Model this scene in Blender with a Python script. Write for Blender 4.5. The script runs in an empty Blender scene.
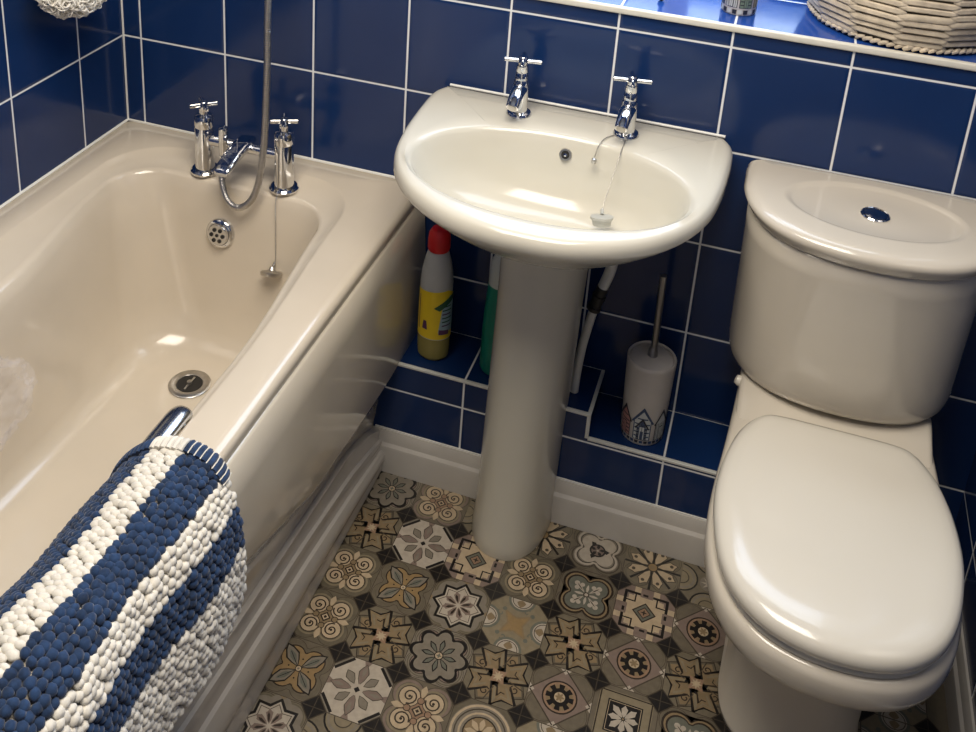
import bpy, bmesh, math, random
from math import sin, cos, pi, radians, hypot, atan2, sqrt
from mathutils import Vector, Matrix
random.seed(7)
S = bpy.context.scene
COL = S.collection

# ------------------------------------------------------------------ camera
cam = bpy.data.cameras.new('camera'); camo = bpy.data.objects.new('camera', cam); COL.objects.link(camo)
YAW, PITCH, ROLL = -0.296975, -0.359568, 0.061697
cyw, syw, cp_, sp_, cr, sr = cos(YAW), sin(YAW), cos(PITCH), sin(PITCH), cos(ROLL), sin(ROLL)
fwd = Vector((syw*cp_, cyw*cp_, sp_)); rt = Vector((cyw, -syw, 0)); upv = rt.cross(fwd)
cx_ = rt*cr + upv*sr; cy_ = -rt*sr + upv*cr
M = Matrix.Identity(4)
for i in range(3):
    M[i][0] = cx_[i]; M[i][1] = cy_[i]; M[i][2] = -fwd[i]
M[0][3], M[1][3], M[2][3] = 1.30059, -1.81702, 1.68902
camo.matrix_world = M
cam.sensor_width = 36; cam.lens = 1078.412/976*36
cam.shift_x = 28.4347/976; cam.shift_y = -351.276/976
cam.clip_start = 0.02
S.camera = camo

# ------------------------------------------------------------------ world, lights, exposure
S.view_settings.view_transform = 'Standard'; S.view_settings.look = 'None'
S.view_settings.gamma = 1; S.view_settings.use_curve_mapping = False
S.view_settings.exposure = 0.0
W = bpy.data.worlds.new('world'); S.world = W; W.use_nodes = True
bg = W.node_tree.nodes['Background']; bg.inputs[0].default_value = (0.30, 0.52, 1.0, 1); bg.inputs[1].default_value = 1.5

def area(name, loc, target, sx, sy, power, color):
    l = bpy.data.lights.new(name, 'AREA'); l.shape = 'RECTANGLE'; l.size = sx; l.size_y = sy
    l.energy = power; l.color = color
    o = bpy.data.objects.new(name, l); COL.objects.link(o); o.location = loc
    o.rotation_euler = (Vector(target)-Vector(loc)).to_track_quat('-Z', 'Y').to_euler()
    return o
area('window_daylight', (1.15, 0.30, 1.62), (1.1, -1.6, 0.9), 1.0, 0.95, 13, (0.80, 0.90, 1.0))
area('ceiling_light', (0.95, -1.02, 2.33), (0.95, -0.95, 0), 1.0, 1.0, 42, (1.0, 0.90, 0.77))

# ------------------------------------------------------------------ materials
def mat(name, col, rough=0.5, metal=0.0, spec=0.5, coat=0.0, trans=0.0, noise=0.0, nscale=40, bump=0.0, alpha=1.0, sheen=0.0, sss=0.0):
    m = bpy.data.materials.new(name); m.use_nodes = True
    nt = m.node_tree; N = nt.nodes; L = nt.links; b = N['Principled BSDF']
    b.inputs['Base Color'].default_value = (*col, 1); b.inputs['Roughness'].default_value = rough
    b.inputs['Metallic'].default_value = metal; b.inputs['Specular IOR Level'].default_value = spec
    b.inputs['Coat Weight'].default_value = coat; b.inputs['Coat Roughness'].default_value = 0.05
    b.inputs['Transmission Weight'].default_value = trans; b.inputs['Alpha'].default_value = alpha
    b.inputs['Sheen Weight'].default_value = sheen
    tc = N.new('ShaderNodeTexCoord'); nz = N.new('ShaderNodeTexNoise'); nz.inputs['Scale'].default_value = nscale
    nz.inputs['Detail'].default_value = 4
    L.new(tc.outputs['Object'], nz.inputs['Vector'])
    if noise > 0:
        mr = N.new('ShaderNodeMapRange'); mr.inputs[1].default_value = 0.3; mr.inputs[2].default_value = 0.7
        mr.inputs[3].default_value = 1-noise; mr.inputs[4].default_value = 1+noise
        L.new(nz.outputs['Fac'], mr.inputs[0])
        mx = N.new('ShaderNodeVectorMath'); mx.operation = 'SCALE'; mx.inputs[0].default_value = col
        L.new(mr.outputs[0], mx.inputs['Scale']); L.new(mx.outputs[0], b.inputs['Base Color'])
    if bump > 0:
        bp = N.new('ShaderNodeBump'); bp.inputs['Strength'].default_value = bump; bp.inputs['Distance'].default_value = 0.002
        L.new(nz.outputs['Fac'], bp.inputs['Height']); L.new(bp.outputs[0], b.inputs['Normal'])
    return m

def tile_mat(name, ua, uo, va, vo, col=(0.0070, 0.0270, 0.105)):
    m = bpy.data.materials.new(name); m.use_nodes = True
    nt = m.node_tree; N = nt.nodes; L = nt.links; b = N['Principled BSDF']
    geo = N.new('ShaderNodeNewGeometry'); sep = N.new('ShaderNodeSeparateXYZ'); L.new(geo.outputs['Position'], sep.inputs[0])
    def math_(op, a, c=None):
        n = N.new('ShaderNodeMath'); n.operation = op
        for i, v in enumerate((a, c)):
            if v is None: continue
            if isinstance(v, (int, float)): n.inputs[i].default_value = v
            else: L.new(v, n.inputs[i])
        return n.outputs[0]
    ds, ids = [], []
    for ax, off in ((ua, uo), (va, vo)):
        t = math_('DIVIDE', math_('SUBTRACT', sep.outputs[ax], off), 0.2)
        f = math_('FRACT', t); ids.append(math_('FLOOR', t))
        ds.append(math_('MULTIPLY', math_('MINIMUM', f, math_('SUBTRACT', 1.0, f)), 0.2))
    d = math_('MINIMUM', ds[0], ds[1])
    mk = N.new('ShaderNodeMapRange'); mk.interpolation_type = 'SMOOTHSTEP'
    mk.inputs[1].default_value = 0.0015; mk.inputs[2].default_value = 0.0024; L.new(d, mk.inputs[0])
    hb = N.new('ShaderNodeMapRange'); hb.interpolation_type = 'SMOOTHSTEP'
    hb.inputs[1].default_value = 0.0012; hb.inputs[2].default_value = 0.0075; L.new(d, hb.inputs[0])
    cmb = N.new('ShaderNodeCombineXYZ'); L.new(ids[0], cmb.inputs[0]); L.new(ids[1], cmb.inputs[1])
    wn = N.new('ShaderNodeTexWhiteNoise'); L.new(cmb.outputs[0], wn.inputs['Vector'])
    nz = N.new('ShaderNodeTexNoise'); nz.inputs['Scale'].default_value = 5; L.new(geo.outputs['Position'], nz.inputs['Vector'])
    nz2 = N.new('ShaderNodeTexNoise'); nz2.inputs['Scale'].default_value = 22; nz2.inputs['Detail'].default_value = 5
    L.new(geo.outputs['Position'], nz2.inputs['Vector'])
    fac = math_('ADD', math_('MULTIPLY', wn.outputs['Value'], 0.3), math_('MULTIPLY', nz.outputs['Fac'], 0.7))
    ramp = N.new('ShaderNodeMix'); ramp.data_type = 'RGBA'; L.new(fac, ramp.inputs['Factor'])
    ramp.inputs['A'].default_value = (col[0]*.8, col[1]*.8, col[2]*.82, 1); ramp.inputs['B'].default_value = (col[0]*1.3, col[1]*1.25, col[2]*1.2, 1)
    mx = N.new('ShaderNodeMix'); mx.data_type = 'RGBA'; L.new(mk.outputs[0], mx.inputs['Factor'])
    mx.inputs['A'].default_value = (0.78, 0.80, 0.82, 1); L.new(ramp.outputs['Result'], mx.inputs['B'])
    L.new(mx.outputs['Result'], b.inputs['Base Color'])
    rr = N.new('ShaderNodeMapRange'); L.new(mk.outputs[0], rr.inputs[0]); rr.inputs[3].default_value = 0.6
    rg = math_('ADD', math_('MULTIPLY', nz2.outputs['Fac'], 0.10), 0.10); L.new(rg, rr.inputs[4])
    L.new(rr.outputs[0], b.inputs['Roughness'])
    b.inputs['Specular IOR Level'].default_value = 0.45
    hh = math_('ADD', math_('MULTIPLY', hb.outputs[0], 1.0), math_('MULTIPLY', nz.outputs['Fac'], 1.3))
    hh = math_('ADD', hh, math_('MULTIPLY', nz2.outputs['Fac'], 0.06))
    bp = N.new('ShaderNodeBump'); bp.inputs['Strength'].default_value = 0.8; bp.inputs['Distance'].default_value = 0.0009
    L.new(hh, bp.inputs['Height']); L.new(bp.outputs[0], b.inputs['Normal'])
    return m

X0 = 0.0438
m_tile_back = tile_mat('navy_tile_back', 'X', X0, 'Z', 0.0)
m_tile_side = tile_mat('navy_tile_side', 'Y', -0.148, 'Z', 0.0)
m_tile_top = tile_mat('navy_tile_ledge', 'X', X0, 'Y', 0.0005)
m_tile_sill_skylit = tile_mat('navy_tile_sill_skylit', 'X', X0, 'Y', -0.02, (0.012, 0.060, 0.28))  # same navy tile, sky reflection on the sill painted in as brighter blue
m_ceramic = mat('cream_ceramic', (0.62, 0.595, 0.51), 0.16, coat=0.25, noise=0.02, nscale=6)
m_toilet = mat('toilet_ceramic', (0.58, 0.535, 0.455), 0.14, coat=0.35, noise=0.02, nscale=6)
m_seat = mat('seat_plastic', (0.64, 0.61, 0.535), 0.16, coat=0.3, noise=0.015, nscale=5)
m_acryl = mat('bath_acrylic', (0.62, 0.55, 0.445), 0.17, coat=0.4, noise=0.03, nscale=7)
m_panel = mat('panel_acrylic', (0.66, 0.60, 0.49), 0.14, coat=0.5, noise=0.03, nscale=5)
m_chrome = mat('chrome', (0.72, 0.72, 0.72), 0.07, metal=1.0)
m_steel = mat('brushed_steel', (0.50, 0.48, 0.45), 0.28, metal=1.0, noise=0.1, nscale=120)
m_handle = mat('satin_chrome', (0.62, 0.63, 0.64), 0.2, metal=1.0)
m_dsteel = mat('dull_steel', (0.34, 0.34, 0.36), 0.3, metal=1.0)
m_dark = mat('dark_hole', (0.012, 0.011, 0.010), 0.5)
m_skirt = mat('white_gloss_paint', (0.54, 0.515, 0.475), 0.22, coat=0.2, noise=0.04, nscale=15)
m_edge = mat('white_edge_trim', (0.66, 0.67, 0.64), 0.35, noise=0.06, nscale=30)
m_sillEdge = mat('sill_nosing_plastic', (0.72, 0.70, 0.62), 0.3, noise=0.05, nscale=30)
m_paint = mat('wall_paint', (0.62, 0.60, 0.56), 0.7, noise=0.03, nscale=8)
m_rubclear = mat('clear_grey_rubber', (0.42, 0.42, 0.38), 0.35)
m_seal = mat('sealant', (0.78, 0.78, 0.75), 0.35)

# ------------------------------------------------------------------ helpers
LOCS = {}
def meshob(name, verts, faces, m, parent=None, smooth=True, ang=40, base=None, mats=None, fm=None, sub=0):
    off = Vector(LOCS.get(parent.name, (0, 0, 0))) if parent else Vector(base or (0, 0, 0))
    me = bpy.data.meshes.new(name)
    me.from_pydata([tuple(Vector(v)-off) for v in verts], [], faces)
    for mm in (mats or [m]): me.materials.append(mm)
    if fm:
        for p, i in zip(me.polygons, fm): p.material_index = i
    bm = bmesh.new(); bm.from_mesh(me); bmesh.ops.recalc_face_normals(bm, faces=bm.faces); bm.to_mesh(me); bm.free()
    if smooth:
        for p in me.polygons: p.use_smooth = True
        me.set_sharp_from_angle(angle=radians(ang))
    o = bpy.data.objects.new(name, me); COL.objects.link(o)
    if parent:
        o.parent = parent; LOCS[o.name] = tuple(off)
    else:
        o.location = off; LOCS[o.name] = tuple(off)
    if sub:
        s = o.modifiers.new('sub', 'SUBSURF'); s.levels = sub; s.render_levels = sub
    return o
def tag(o, label=None, cat=None, group=None, kind=None):
    if label: o['label'] = label
    if cat: o['category'] = cat
    if group: o['group'] = group
    if kind: o['kind'] = kind
    return o
def empty(name, loc, label, cat, group=None):
    o = bpy.data.objects.new(name, None); COL.objects.link(o); o.location = loc; LOCS[o.name] = tuple(loc)
    o.empty_display_size = 0.02
    return tag(o, label, cat, group)
class G:
    """collects geometry"""
    def __init__(s): s.v = []; s.f = []; s.m = []
    def add(s, vs, fs, mi=0):
        n = len(s.v); s.v += [tuple(v) for v in vs]; s.f += [tuple(i+n for i in f) for f in fs]; s.m += [mi]*len(fs); return s
    def box(s, x0, x1, y0, y1, z0, z1, bev=0.0, mi=0):
        if bev <= 0:
            vs = [(x, y, z) for x in (x0, x1) for y in (y0, y1) for z in (z0, z1)]
            return s.add(vs, [(0, 1, 3, 2), (4, 6, 7, 5), (0, 4, 5, 1), (2, 3, 7, 6), (0, 2, 6, 4), (1, 5, 7, 3)], mi)
        bm = bmesh.new(); bmesh.ops.create_cube(bm, size=1)
        for v in bm.verts: v.co = Vector(((x0+x1)/2+v.co.x*(x1-x0), (y0+y1)/2+v.co.y*(y1-y0), (z0+z1)/2+v.co.z*(z1-z0)))
        bmesh.ops.bevel(bm, geom=bm.edges[:], offset=bev, segments=3, affect='EDGES', profile=0.5)
        return s.addbm(bm, mi)
    def addbm(s, bm, mi=0):
        bm.verts.index_update(); s.add([v.co[:] for v in bm.verts], [[v.index for v in f.verts] for f in bm.faces], mi); bm.free(); return s
    def loft(s, rings, cap0=True, cap1=True, mi=0, closed=True):
        n = len(rings[0]); vs = [p for r in rings for p in r]; fs = []
        for i in range(len(rings)-1):
            for j in range(n if closed else n-1):
                a = i*n+j; b = i*n+(j+1) % n; fs.append((a, b, b+n, a+n))
        if cap0: fs.append(tuple(range(n))[::-1])
        if cap1: fs.append(tuple((len(rings)-1)*n+j for j in range(n)))
        return s.add(vs, fs, mi)
    def lathe(s, prof, c, n=40, axis=(0, 0, 1), mi=0, caps=True, sx=1, sy=1):
        q = Vector((0, 0, 1)).rotation_difference(Vector(axis).normalized()); c = Vector(c)
        rings = [[c+q @ Vector((max(r, 1e-5)*cos(2*pi*k/n)*sx, max(r, 1e-5)*sin(2*pi*k/n)*sy, z)) for k in range(n)] for r, z in prof]
        return s.loft(rings, caps, caps, mi)
    def tube(s, pts, r, n=12, mi=0, closed=False, sq=1.0):
        pts = [Vector(p) for p in pts]; N = len(pts); rings = []
        rad = r if callable(r) else (lambda t: r)
        t0 = (pts[1]-pts[0]).normalized(); ref = Vector((0, 0, 1)) if abs(t0.z) < 0.9 else Vector((1, 0, 0))
        u = t0.cross(ref).normalized()
        for i, p in enumerate(pts):
            if closed: t = (pts[(i+1) % N]-pts[i-1]).normalized()
            else: t = (pts[min(i+1, N-1)]-pts[max(i-1, 0)]).normalized()
            u = (u-t*u.dot(t)).normalized(); w = t.cross(u); rr = rad(i/(N-1))
            rings.append([p+u*rr*cos(2*pi*k/n)+w*rr*sq*sin(2*pi*k/n) for k in range(n)])
        if closed: rings.append(rings[0])
        return s.loft(rings, not closed, not closed, mi)
    def ob(s, name, m, parent=None, **k):
        if isinstance(m, (list, tuple)): return meshob(name, s.v, s.f, None, parent, mats=m, fm=s.m, **k)
        return meshob(name, s.v, s.f, m, parent, **k)
def cat_rom(P, n, closed=False):
    P = [Vector(p) for p in P]; out = []; N = len(P)
    segs = N if closed else N-1
    for i in range(segs):
        if closed: a, b, c, d = P[i-1], P[i], P[(i+1) % N], P[(i+2) % N]
        else: a, b, c, d = P[max(i-1, 0)], P[i], P[i+1], P[min(i+2, N-1)]
        for k in range(n):
            t = k/n; out.append(0.5*((2*b)+(c-a)*t+(2*a-5*b+4*c-d)*t*t+(3*b-3*c+d-a)*t**3))
    if not closed: out.append(P[-1])
    return out
def sstep(a, b, x):
    t = min(1, max(0, (x-a)/(b-a))); return t*t*(3-2*t)
def rrect(x0, x1, y0, y1, r, z, nc=10, ns=10):
    r = min(r, (x1-x0)/2-.001, (y1-y0)/2-.001); pts = []
    corners = [(x1-r, y1-r, 0), (x0+r, y1-r, 90), (x0+r, y0+r, 180), (x1-r, y0+r, 270)]
    for k, (cx, cy, a0) in enumerate(corners):
        arc = [(cx+r*cos(radians(a0+90*j/nc)), cy+r*sin(radians(a0+90*j/nc)), z) for j in range(nc+1)]
        pts += arc
        nx = corners[(k+1) % 4]; e = (nx[0]+r*cos(radians(nx[2])), nx[1]+r*sin(radians(nx[2])), z)
        for j in range(1, ns): pts.append(tuple(arc[-1][q]+(e[q]-arc[-1][q])*j/ns for q in range(3)))
    return pts

# ------------------------------------------------------------------ room shell
XR, YF, ZC = 1.787, -2.35, 2.36
WX0, WX1, WZ0, WZ1, WD = 0.50, 1.72, 1.0415, 2.05, 0.36
def struct(name, g, m, **k): return tag(g.ob(name, m, **k), kind='structure')
g = G(); g.box(-.12, 0, YF, .45, 0, ZC); struct('wall_left', g, m_tile_side, smooth=False)
g = G(); g.box(XR, XR+.12, YF, .45, 0, ZC); struct('wall_right', g, m_tile_side, smooth=False)
g = G(); g.box(0, XR, 0, .45, 0, WZ0-.012); g.box(0, WX0, 0, .45, WZ0-.012, WZ1); g.box(WX1, XR, 0, .45, WZ0-.012, WZ1); g.box(0, XR, 0, .45, WZ1, ZC)
struct('wall_back', g, m_tile_back, smooth=False)
g = G(); g.box(-.12, XR+.12, YF-.12, YF, 0, ZC); struct('wall_front', g, m_tile_back, smooth=False)
g = G(); g.box(.95, 1.71, YF+.001, YF+.04, 0, 2.0); dr_ = struct('door_1', g, m_skirt, smooth=False)
for a_, b_ in ((.15, .95), (1.08, 1.88)):
    g = G(); g.box(1.05, 1.61, YF+.04, YF+.046, a_, b_, .003); g.ob('door_panel', m_skirt, dr_)
g = G(); g.tube([(1.02, YF+.04, 1.0), (1.02, YF+.085, 1.0), (1.13, YF+.09, 1.0)], .009, 12); g.ob('door_handle', m_chrome, dr_)
g = G(); g.box(-.12, XR+.12, YF-.12, .45, ZC, ZC+.1); struct('ceiling', g, m_paint, smooth=False)
g = G(); g.box(WX0, WX1, .004, WD, WZ0-.012, WZ0-.0005); struct('trim_1', g, m_tile_sill_skylit, smooth=False)
g = G(); g.box(WX0, WX1, -.006, .006, WZ0-.0115, WZ0+.001, .003); struct('trim_2', g, m_sillEdge)
# corner bead and sealant round the bath
g = G(); g.tube([(.002, -.002, .602), (.002, -.002, ZC-.002)], .0022, 8); struct('trim_3', g, m_seal)
g = G(); g.tube([(.002, -1.62, .6015), (.002, -.8, .6015), (.002, -.002, .6015), (.35, -.002, .6015), (.685, -.002, .6015)], .0032, 8); struct('trim_4', g, m_seal)
# window
m_pvc = mat('window_pvc', (0.75, 0.76, 0.76), 0.3)
m_glass = bpy.data.materials.new('frosted_pane'); m_glass.use_nodes = True
_n = m_glass.node_tree.nodes; _l = m_glass.node_tree.links; _n.clear()
_o = _n.new('ShaderNodeOutputMaterial'); _a = _n.new('ShaderNodeBsdfTransparent'); _b = _n.new('ShaderNodeBsdfGlossy'); _mx = _n.new('ShaderNodeMixShader')
_a.inputs[0].default_value = (.92, .95, 1, 1); _b.inputs['Roughness'].default_value = .1; _mx.inputs[0].default_value = .08
_l.new(_a.outputs[0], _mx.inputs[1]); _l.new(_b.outputs[0], _mx.inputs[2]); _l.new(_mx.outputs[0], _o.inputs[0])
g = G(); zb, zt = WZ0, WZ1
for b in ((WX0, WX0+.05, zb, zt), (WX1-.05, WX1, zb, zt), (WX0+.05, WX1-.05, zb, zb+.05), (WX0+.05, WX1-.05, zt-.05, zt), (1.085, 1.135, zb+.05, zt-.05)):
    g.box(b[0], b[1], WD-.05, WD-.001, b[2], b[3])
wf = struct('window_1', g, m_pvc, smooth=False)
g = G(); g.box(WX0+.05, 1.085, WD-.03, WD-.026, zb+.05, zt-.05); g.box(1.135, WX1-.05, WD-.03, WD-.026, zb+.05, zt-.05)
g.ob('window_pane', m_glass, wf, smooth=False)
# stepped boxing along the back wall
BY = -0.140
g = G(); g.box(.64, 1.096, BY, 0, 0, .265)
bx = []
def boxing(name, x0, x1, zt):
    g = G(); vs = [(x0, BY, 0), (x1, BY, 0), (x1, BY, zt), (x0, BY, zt), (x0, 0, zt), (x1, 0, zt), (x1, 0, 0), (x0, 0, 0)]
    g.add(vs, [(0, 1, 2, 3)], 0); g.add(vs, [(3, 2, 5, 4)], 1); g.add(vs, [(1, 6, 5, 2), (0, 3, 4, 7)], 2)
    return struct(name, g, [m_tile_back, m_tile_top, m_tile_side], smooth=False)
boxing('trim_5', .60, 1.096, .265); boxing('trim_6', 1.096, 1.50, .210)
g = G(); t = .0075
g.box(.60, 1.0965+.002, BY-.0015, BY+.006, .265-.004, .2665, .001)                      # left shelf front lip
g.box(1.0965-.005, 1.0985, BY+.006, 0, .265-.004, .2665, .001)                     # step top edge
g.box(1.0965-.005, 1.0985, BY-.0015, BY+.006, .210, .262, .001)                    # step upright
struct('trim_7', g, m_edge)
g = G(); g.box(1.0975, 1.50, BY-.0015, BY+.006, .206, .2115, .001); struct('trim_8', g, m_edge)
# skirting boards
def skirting(name, a, b, nrm, h=.096, d=.018):
    a = Vector(a); b = Vector(b); n = Vector(nrm); pr = [(0, 0), (d, 0), (d, h*.62), (d*.92, h*.68), (d*.62, h*.74), (d*.55, h*.82), (d*.42, h*.93), (d*.25, h), (0, h)]
    r = [[p+n*o+Vector((0, 0, z)) for o, z in pr] for p in (a, b)]
    g = G(); g.loft(r); return struct(name, g, m_skirt, ang=25)
skirting('baseboard_back', (.66, BY, 0), (1.50, BY, 0), (0, -1, 0))
skirting('baseboard_right', (XR, -.001, 0), (XR, YF, 0), (-1, 0, 0), .09, .016)
g = G(); g.box(.66, 1.50, BY-.0025, BY, .094, .100, .001); struct('trim_9', g, m_seal)

# ------------------------------------------------------------------ patterned vinyl floor
def lin(r, g_, b): return tuple((c/255/12.92 if c/255 <= .04045 else ((c/255+.055)/1.055)**2.4) for c in (r, g_, b))
FC = {'ground': (106, 98, 82), 'dark': (22, 19, 17), 'cream': (170, 153, 127), 'tan': (124, 107, 81), 'olive': (95, 88, 73), 'white': (166, 157, 143),
      'mauve': (118, 103, 94), 'teal': (97, 98, 88), 'ochre': (132, 110, 76), 'brown': (46, 37, 29), 'pink': (136, 111, 90), 'grey': (118, 111, 99),
      'groundB': (124, 114, 93), 'groundC': (99, 91, 77), 'line': (66, 58, 47)}
FK = list(FC); FM = [mat('vinyl_'+k, lin(*FC[k]), 0.38, noise=0.10, nscale=90, bump=0.05) for k in FK]
FI = {k: i for i, k in enumerate(FK)}
def ci(c, r, n=18, x=0, y=0, a0=0): return (c, [(x+r*cos(a0+2*pi*k/n), y+r*sin(a0+2*pi*k/n)) for k in range(n)])
def stroke(c, pts, w, closed=False):
    n = len(pts); L_, R_ = [], []
    for i in range(n):
        a = pts[i-1] if (i > 0 or closed) else pts[i]; b = pts[(i+1) % n] if (i < n-1 or closed) else pts[i]
        dx, dy = b[0]-a[0], b[1]-a[1]; l = hypot(dx, dy) or 1
        k = w/2
        if (i > 0 and i < n-1) or closed:
            p = pts[i]; q = pts[(i+1) % n]; e1 = (p[0]-a[0], p[1]-a[1]); e2 = (q[0]-p[0], q[1]-p[1])
            cc = (e1[0]*e2[0]+e1[1]*e2[1])/((hypot(*e1) or 1)*(hypot(*e2) or 1)); k = w/2/max(.45, sqrt(max(0, (1+cc)/2)))
        nx, ny = -dy/l*k, dx/l*k; L_.append((pts[i][0]+nx, pts[i][1]+ny)); R_.append((pts[i][0]-nx, pts[i][1]-ny))
    out = []
    for i in range(n if closed else n-1):
        j = (i+1) % n; out.append((c, [L_[i], L_[j], R_[j], R_[i]]))
    return ('G', out)
def ring(c, r, w, n=20, x=0, y=0): return stroke(c, ci(c, r, n, x, y)[1], w, True)
def star(c, R, r, n, a0=0): return (c, [((R if k % 2 == 0 else r)*cos(a0+pi*k/n), (R if k % 2 == 0 else r)*sin(a0+pi*k/n)) for k in range(2*n)])
def petal(c, r0, r1, w, a, f=.5):
    P = [(r0, 0), (r0+(r1-r0)*.25, w*.6), (r0+(r1-r0)*f, w), (r0+(r1-r0)*.8, w*.6), (r1, 0)]
    P = P+[(x, -y) for x, y in P[-2:0:-1]]
    return (c, [(x*cos(a)-y*sin(a), x*sin(a)+y*cos(a)) for x, y in P])
def rotp(sh, a):
    if sh[0] == 'G': return ('G', [rotp(s, a) for s in sh[1]])
    return (sh[0], [(x*cos(a)-y*sin(a), x*sin(a)+y*cos(a)) for x, y in sh[1]])
def rep(fs, n, a0=0): return [rotp(s, a0+2*pi*k/n) for k in range(n) for s in fs]
def repl(fs, n, a0=0): return [('G', [rotp(s, a0+2*pi*k/n) for k in range(n)]) for s in fs]
def clover(c, R, r, n=6): 
    pts = []
    for q in range(4):
        a = pi/4+q*pi/2; 
        for k in range(-n, n+1): b = a+k/n*1.75; pts.append((R*cos(a)+r*cos(b), R*sin(a)+r*sin(b)))
    return (c, pts)
def lobed(c, R, amp, n, pts=64, a0=0, p=1.0):
    return (c, [((R+amp*(abs(cos(n*(t+a0)/2))**p*2-1))*cos(t), (R+amp*(abs(cos(n*(t+a0)/2))**p*2-1))*sin(t)) for t in [2*pi*k/pts for k in range(pts)]])
def spiral(cx, cy, r0, a0, turns, d=1, n=14): return [(cx+r0*(1-.75*k/n)*cos(a0+d*2*pi*turns*k/n), cy+r0*(1-.75*k/n)*sin(a0+d*2*pi*turns*k/n)) for k in range(n+1)]
Q4 = pi/4
def clampg(sh):
    if sh[0] == 'G': return ('G', [clampg(q) for q in sh[1]])
    return (sh[0], [(max(-.49, min(.49, x)), max(-.49, min(.49, y))) for x, y in sh[1]])
def m_T():
    sq = [(.43*cos(t), .43*sin(t)) for t in [Q4+.35+k*pi/2 for k in range(4)]]
    o = [('olive', [(x*1.13, y*1.13) for x, y in sq]), stroke('brown', [(x*1.13, y*1.13) for x, y in sq], .018, True), ('tan', sq)]
    o += repl([('tan', [(.0, -.10), (.46, -.16), (.36, .02), (.44, .20), (.0, .12)]), stroke('dark', [(.06, -.10), (.46, -.16), (.36, .02), (.45, .20), (.16, .16)], .026),
               stroke('groundB', [(.14, -.055), (.37, -.095), (.30, .02), (.36, .13), (.18, .10)], .024), stroke('brown', [(.12, -.02), (.29, -.04), (.24, .02), (.27, .07)], .016)], 4, .35)
    o += repl([stroke('brown', spiral(.30, .0, .07, 2.6, 1.1, 1), .018), stroke('line', [(.16, .05), (.40, .07), (.47, -.02)], .016)], 4, .35+Q4)
    o += [star('pink', .15, .08, 4, Q4), star('cream', .09, .04, 8)] + repl([('dark', [(.10, .0), (.17, .05), (.15, -.02)])], 4)
    return o
def m_L():
    o = [clover('ochre', .24, .19)] + [stroke('brown', clover('x', .24, .195)[1], .022, True)]
    o += [stroke('olive', clover('x', .28, .215)[1], .03, True)]
    o += repl([petal('dark', .03, .50, .115, 0, .5)], 4, Q4) + repl([petal('grey', .05, .465, .09, 0, .5)], 4, Q4) + repl([petal('teal', .10, .38, .05, 0, .5)], 4, Q4)
    o += repl([stroke('dark', [(.06, 0), (.34, 0)], .01)], 4, Q4) + repl([ci('dark', .014, 8, .17, 0)], 4)
    return o + [ci('dark', .055), ci('cream', .042), ci('grey', .02)]
def m_F8():
    o = [('white', [(-.47, -.22), (-.22, -.47), (.22, -.47), (.47, -.22), (.47, .22), (.22, .47), (-.22, .47), (-.47, .22)])]
    o += repl([('dark', [(.47, .235), (.235, .47), (.20, .44), (.44, .20)])], 4)
    o += repl([('mauve', [(.47, -.06), (.34, 0), (.47, .06)])], 4)
    o += repl([petal('line', .07, .43, .085, 0, .6)], 4) + repl([petal('mauve', .08, .415, .07, 0, .6)], 4) + repl([petal('grey', .2, .38, .03, 0, .6)], 4)
    o += repl([petal('line', .10, .36, .075, 0, .6)], 4, Q4) + repl([petal('grey', .115, .345, .06, 0, .6)], 4, Q4)
    return o + [star('white', .10, .07, 8), ('dark', [(.05, 0), (0, .05), (-.05, 0), (0, -.05)])]
def m_ST():
    o = [lobed('grey', .44, .03, 8), star('dark', .42, .315, 8), star('white', .365, .27, 8)]
    o += [stroke('line', star('x', .32, .235, 8)[1], .01, True)]
    o += repl([petal('mauve', .03, .25, .05, 0, .75)], 8, pi/8)
    o += repl([petal('brown', .05, .20, .02, .06, .7)], 8, pi/8)
    return o + repl([('tan', [(.46, .06), (.46, -.06), (.41, 0)])], 4)
def m_ST2():
    o = repl([ci('mauve', .17, 18, .30, 0), ring('line', .165, .014, 18, .30, 0)], 4, Q4)
    o += [lobed('dark', .40, .065, 8, 72, 0, .8), lobed('grey', .35, .06, 8, 72, 0, .8), star('grey', .27, .17, 8)]
    o += repl([petal('dark', .05, .28, .045, 0, .6)], 8) + repl([petal('teal', .07, .25, .028, 0, .6)], 8)
    return o + [ci('dark', .07), ci('cream', .055), star('teal', .05, .02, 4)]
def m_Q(c1='cream', c2='olive', c3='tan', big=.145):
    o = [stroke(c2, clover('x', .285, .205)[1], .035, True), stroke('groundB', clover('x', .25, .19)[1], .03, True), clover(c3, .19, .17)]
    for q in range(4):
        a = Q4+q*pi/2; x, y = .255*cos(a), .255*sin(a)
        o += [ci('brown', big+.012, 18, x, y), ci(c1, big, 18, x, y)]
        o += [stroke('brown', spiral(x, y, big*.80, a+2.2, 1.35, 1, 18), .022), ci('brown', .022, 8, x, y)]
    o += repl([ci(c3, .055, 12, .16, 0), ring('brown', .05, .013, 12, .16, 0), petal(c1, .2, .40, .05, 0, .6)], 4)
    return o + [('brown', [(.09, 0), (0, .09), (-.09, 0), (0, -.09)]), ('cream', [(.06, 0), (0, .06), (-.06, 0), (0, -.06)]), ('brown', [(.03, .0), (0, .03), (-.03, 0), (0, -.03)])]
def m_Qp(): return m_Q('cream', 'mauve', 'pink', .15)
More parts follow.
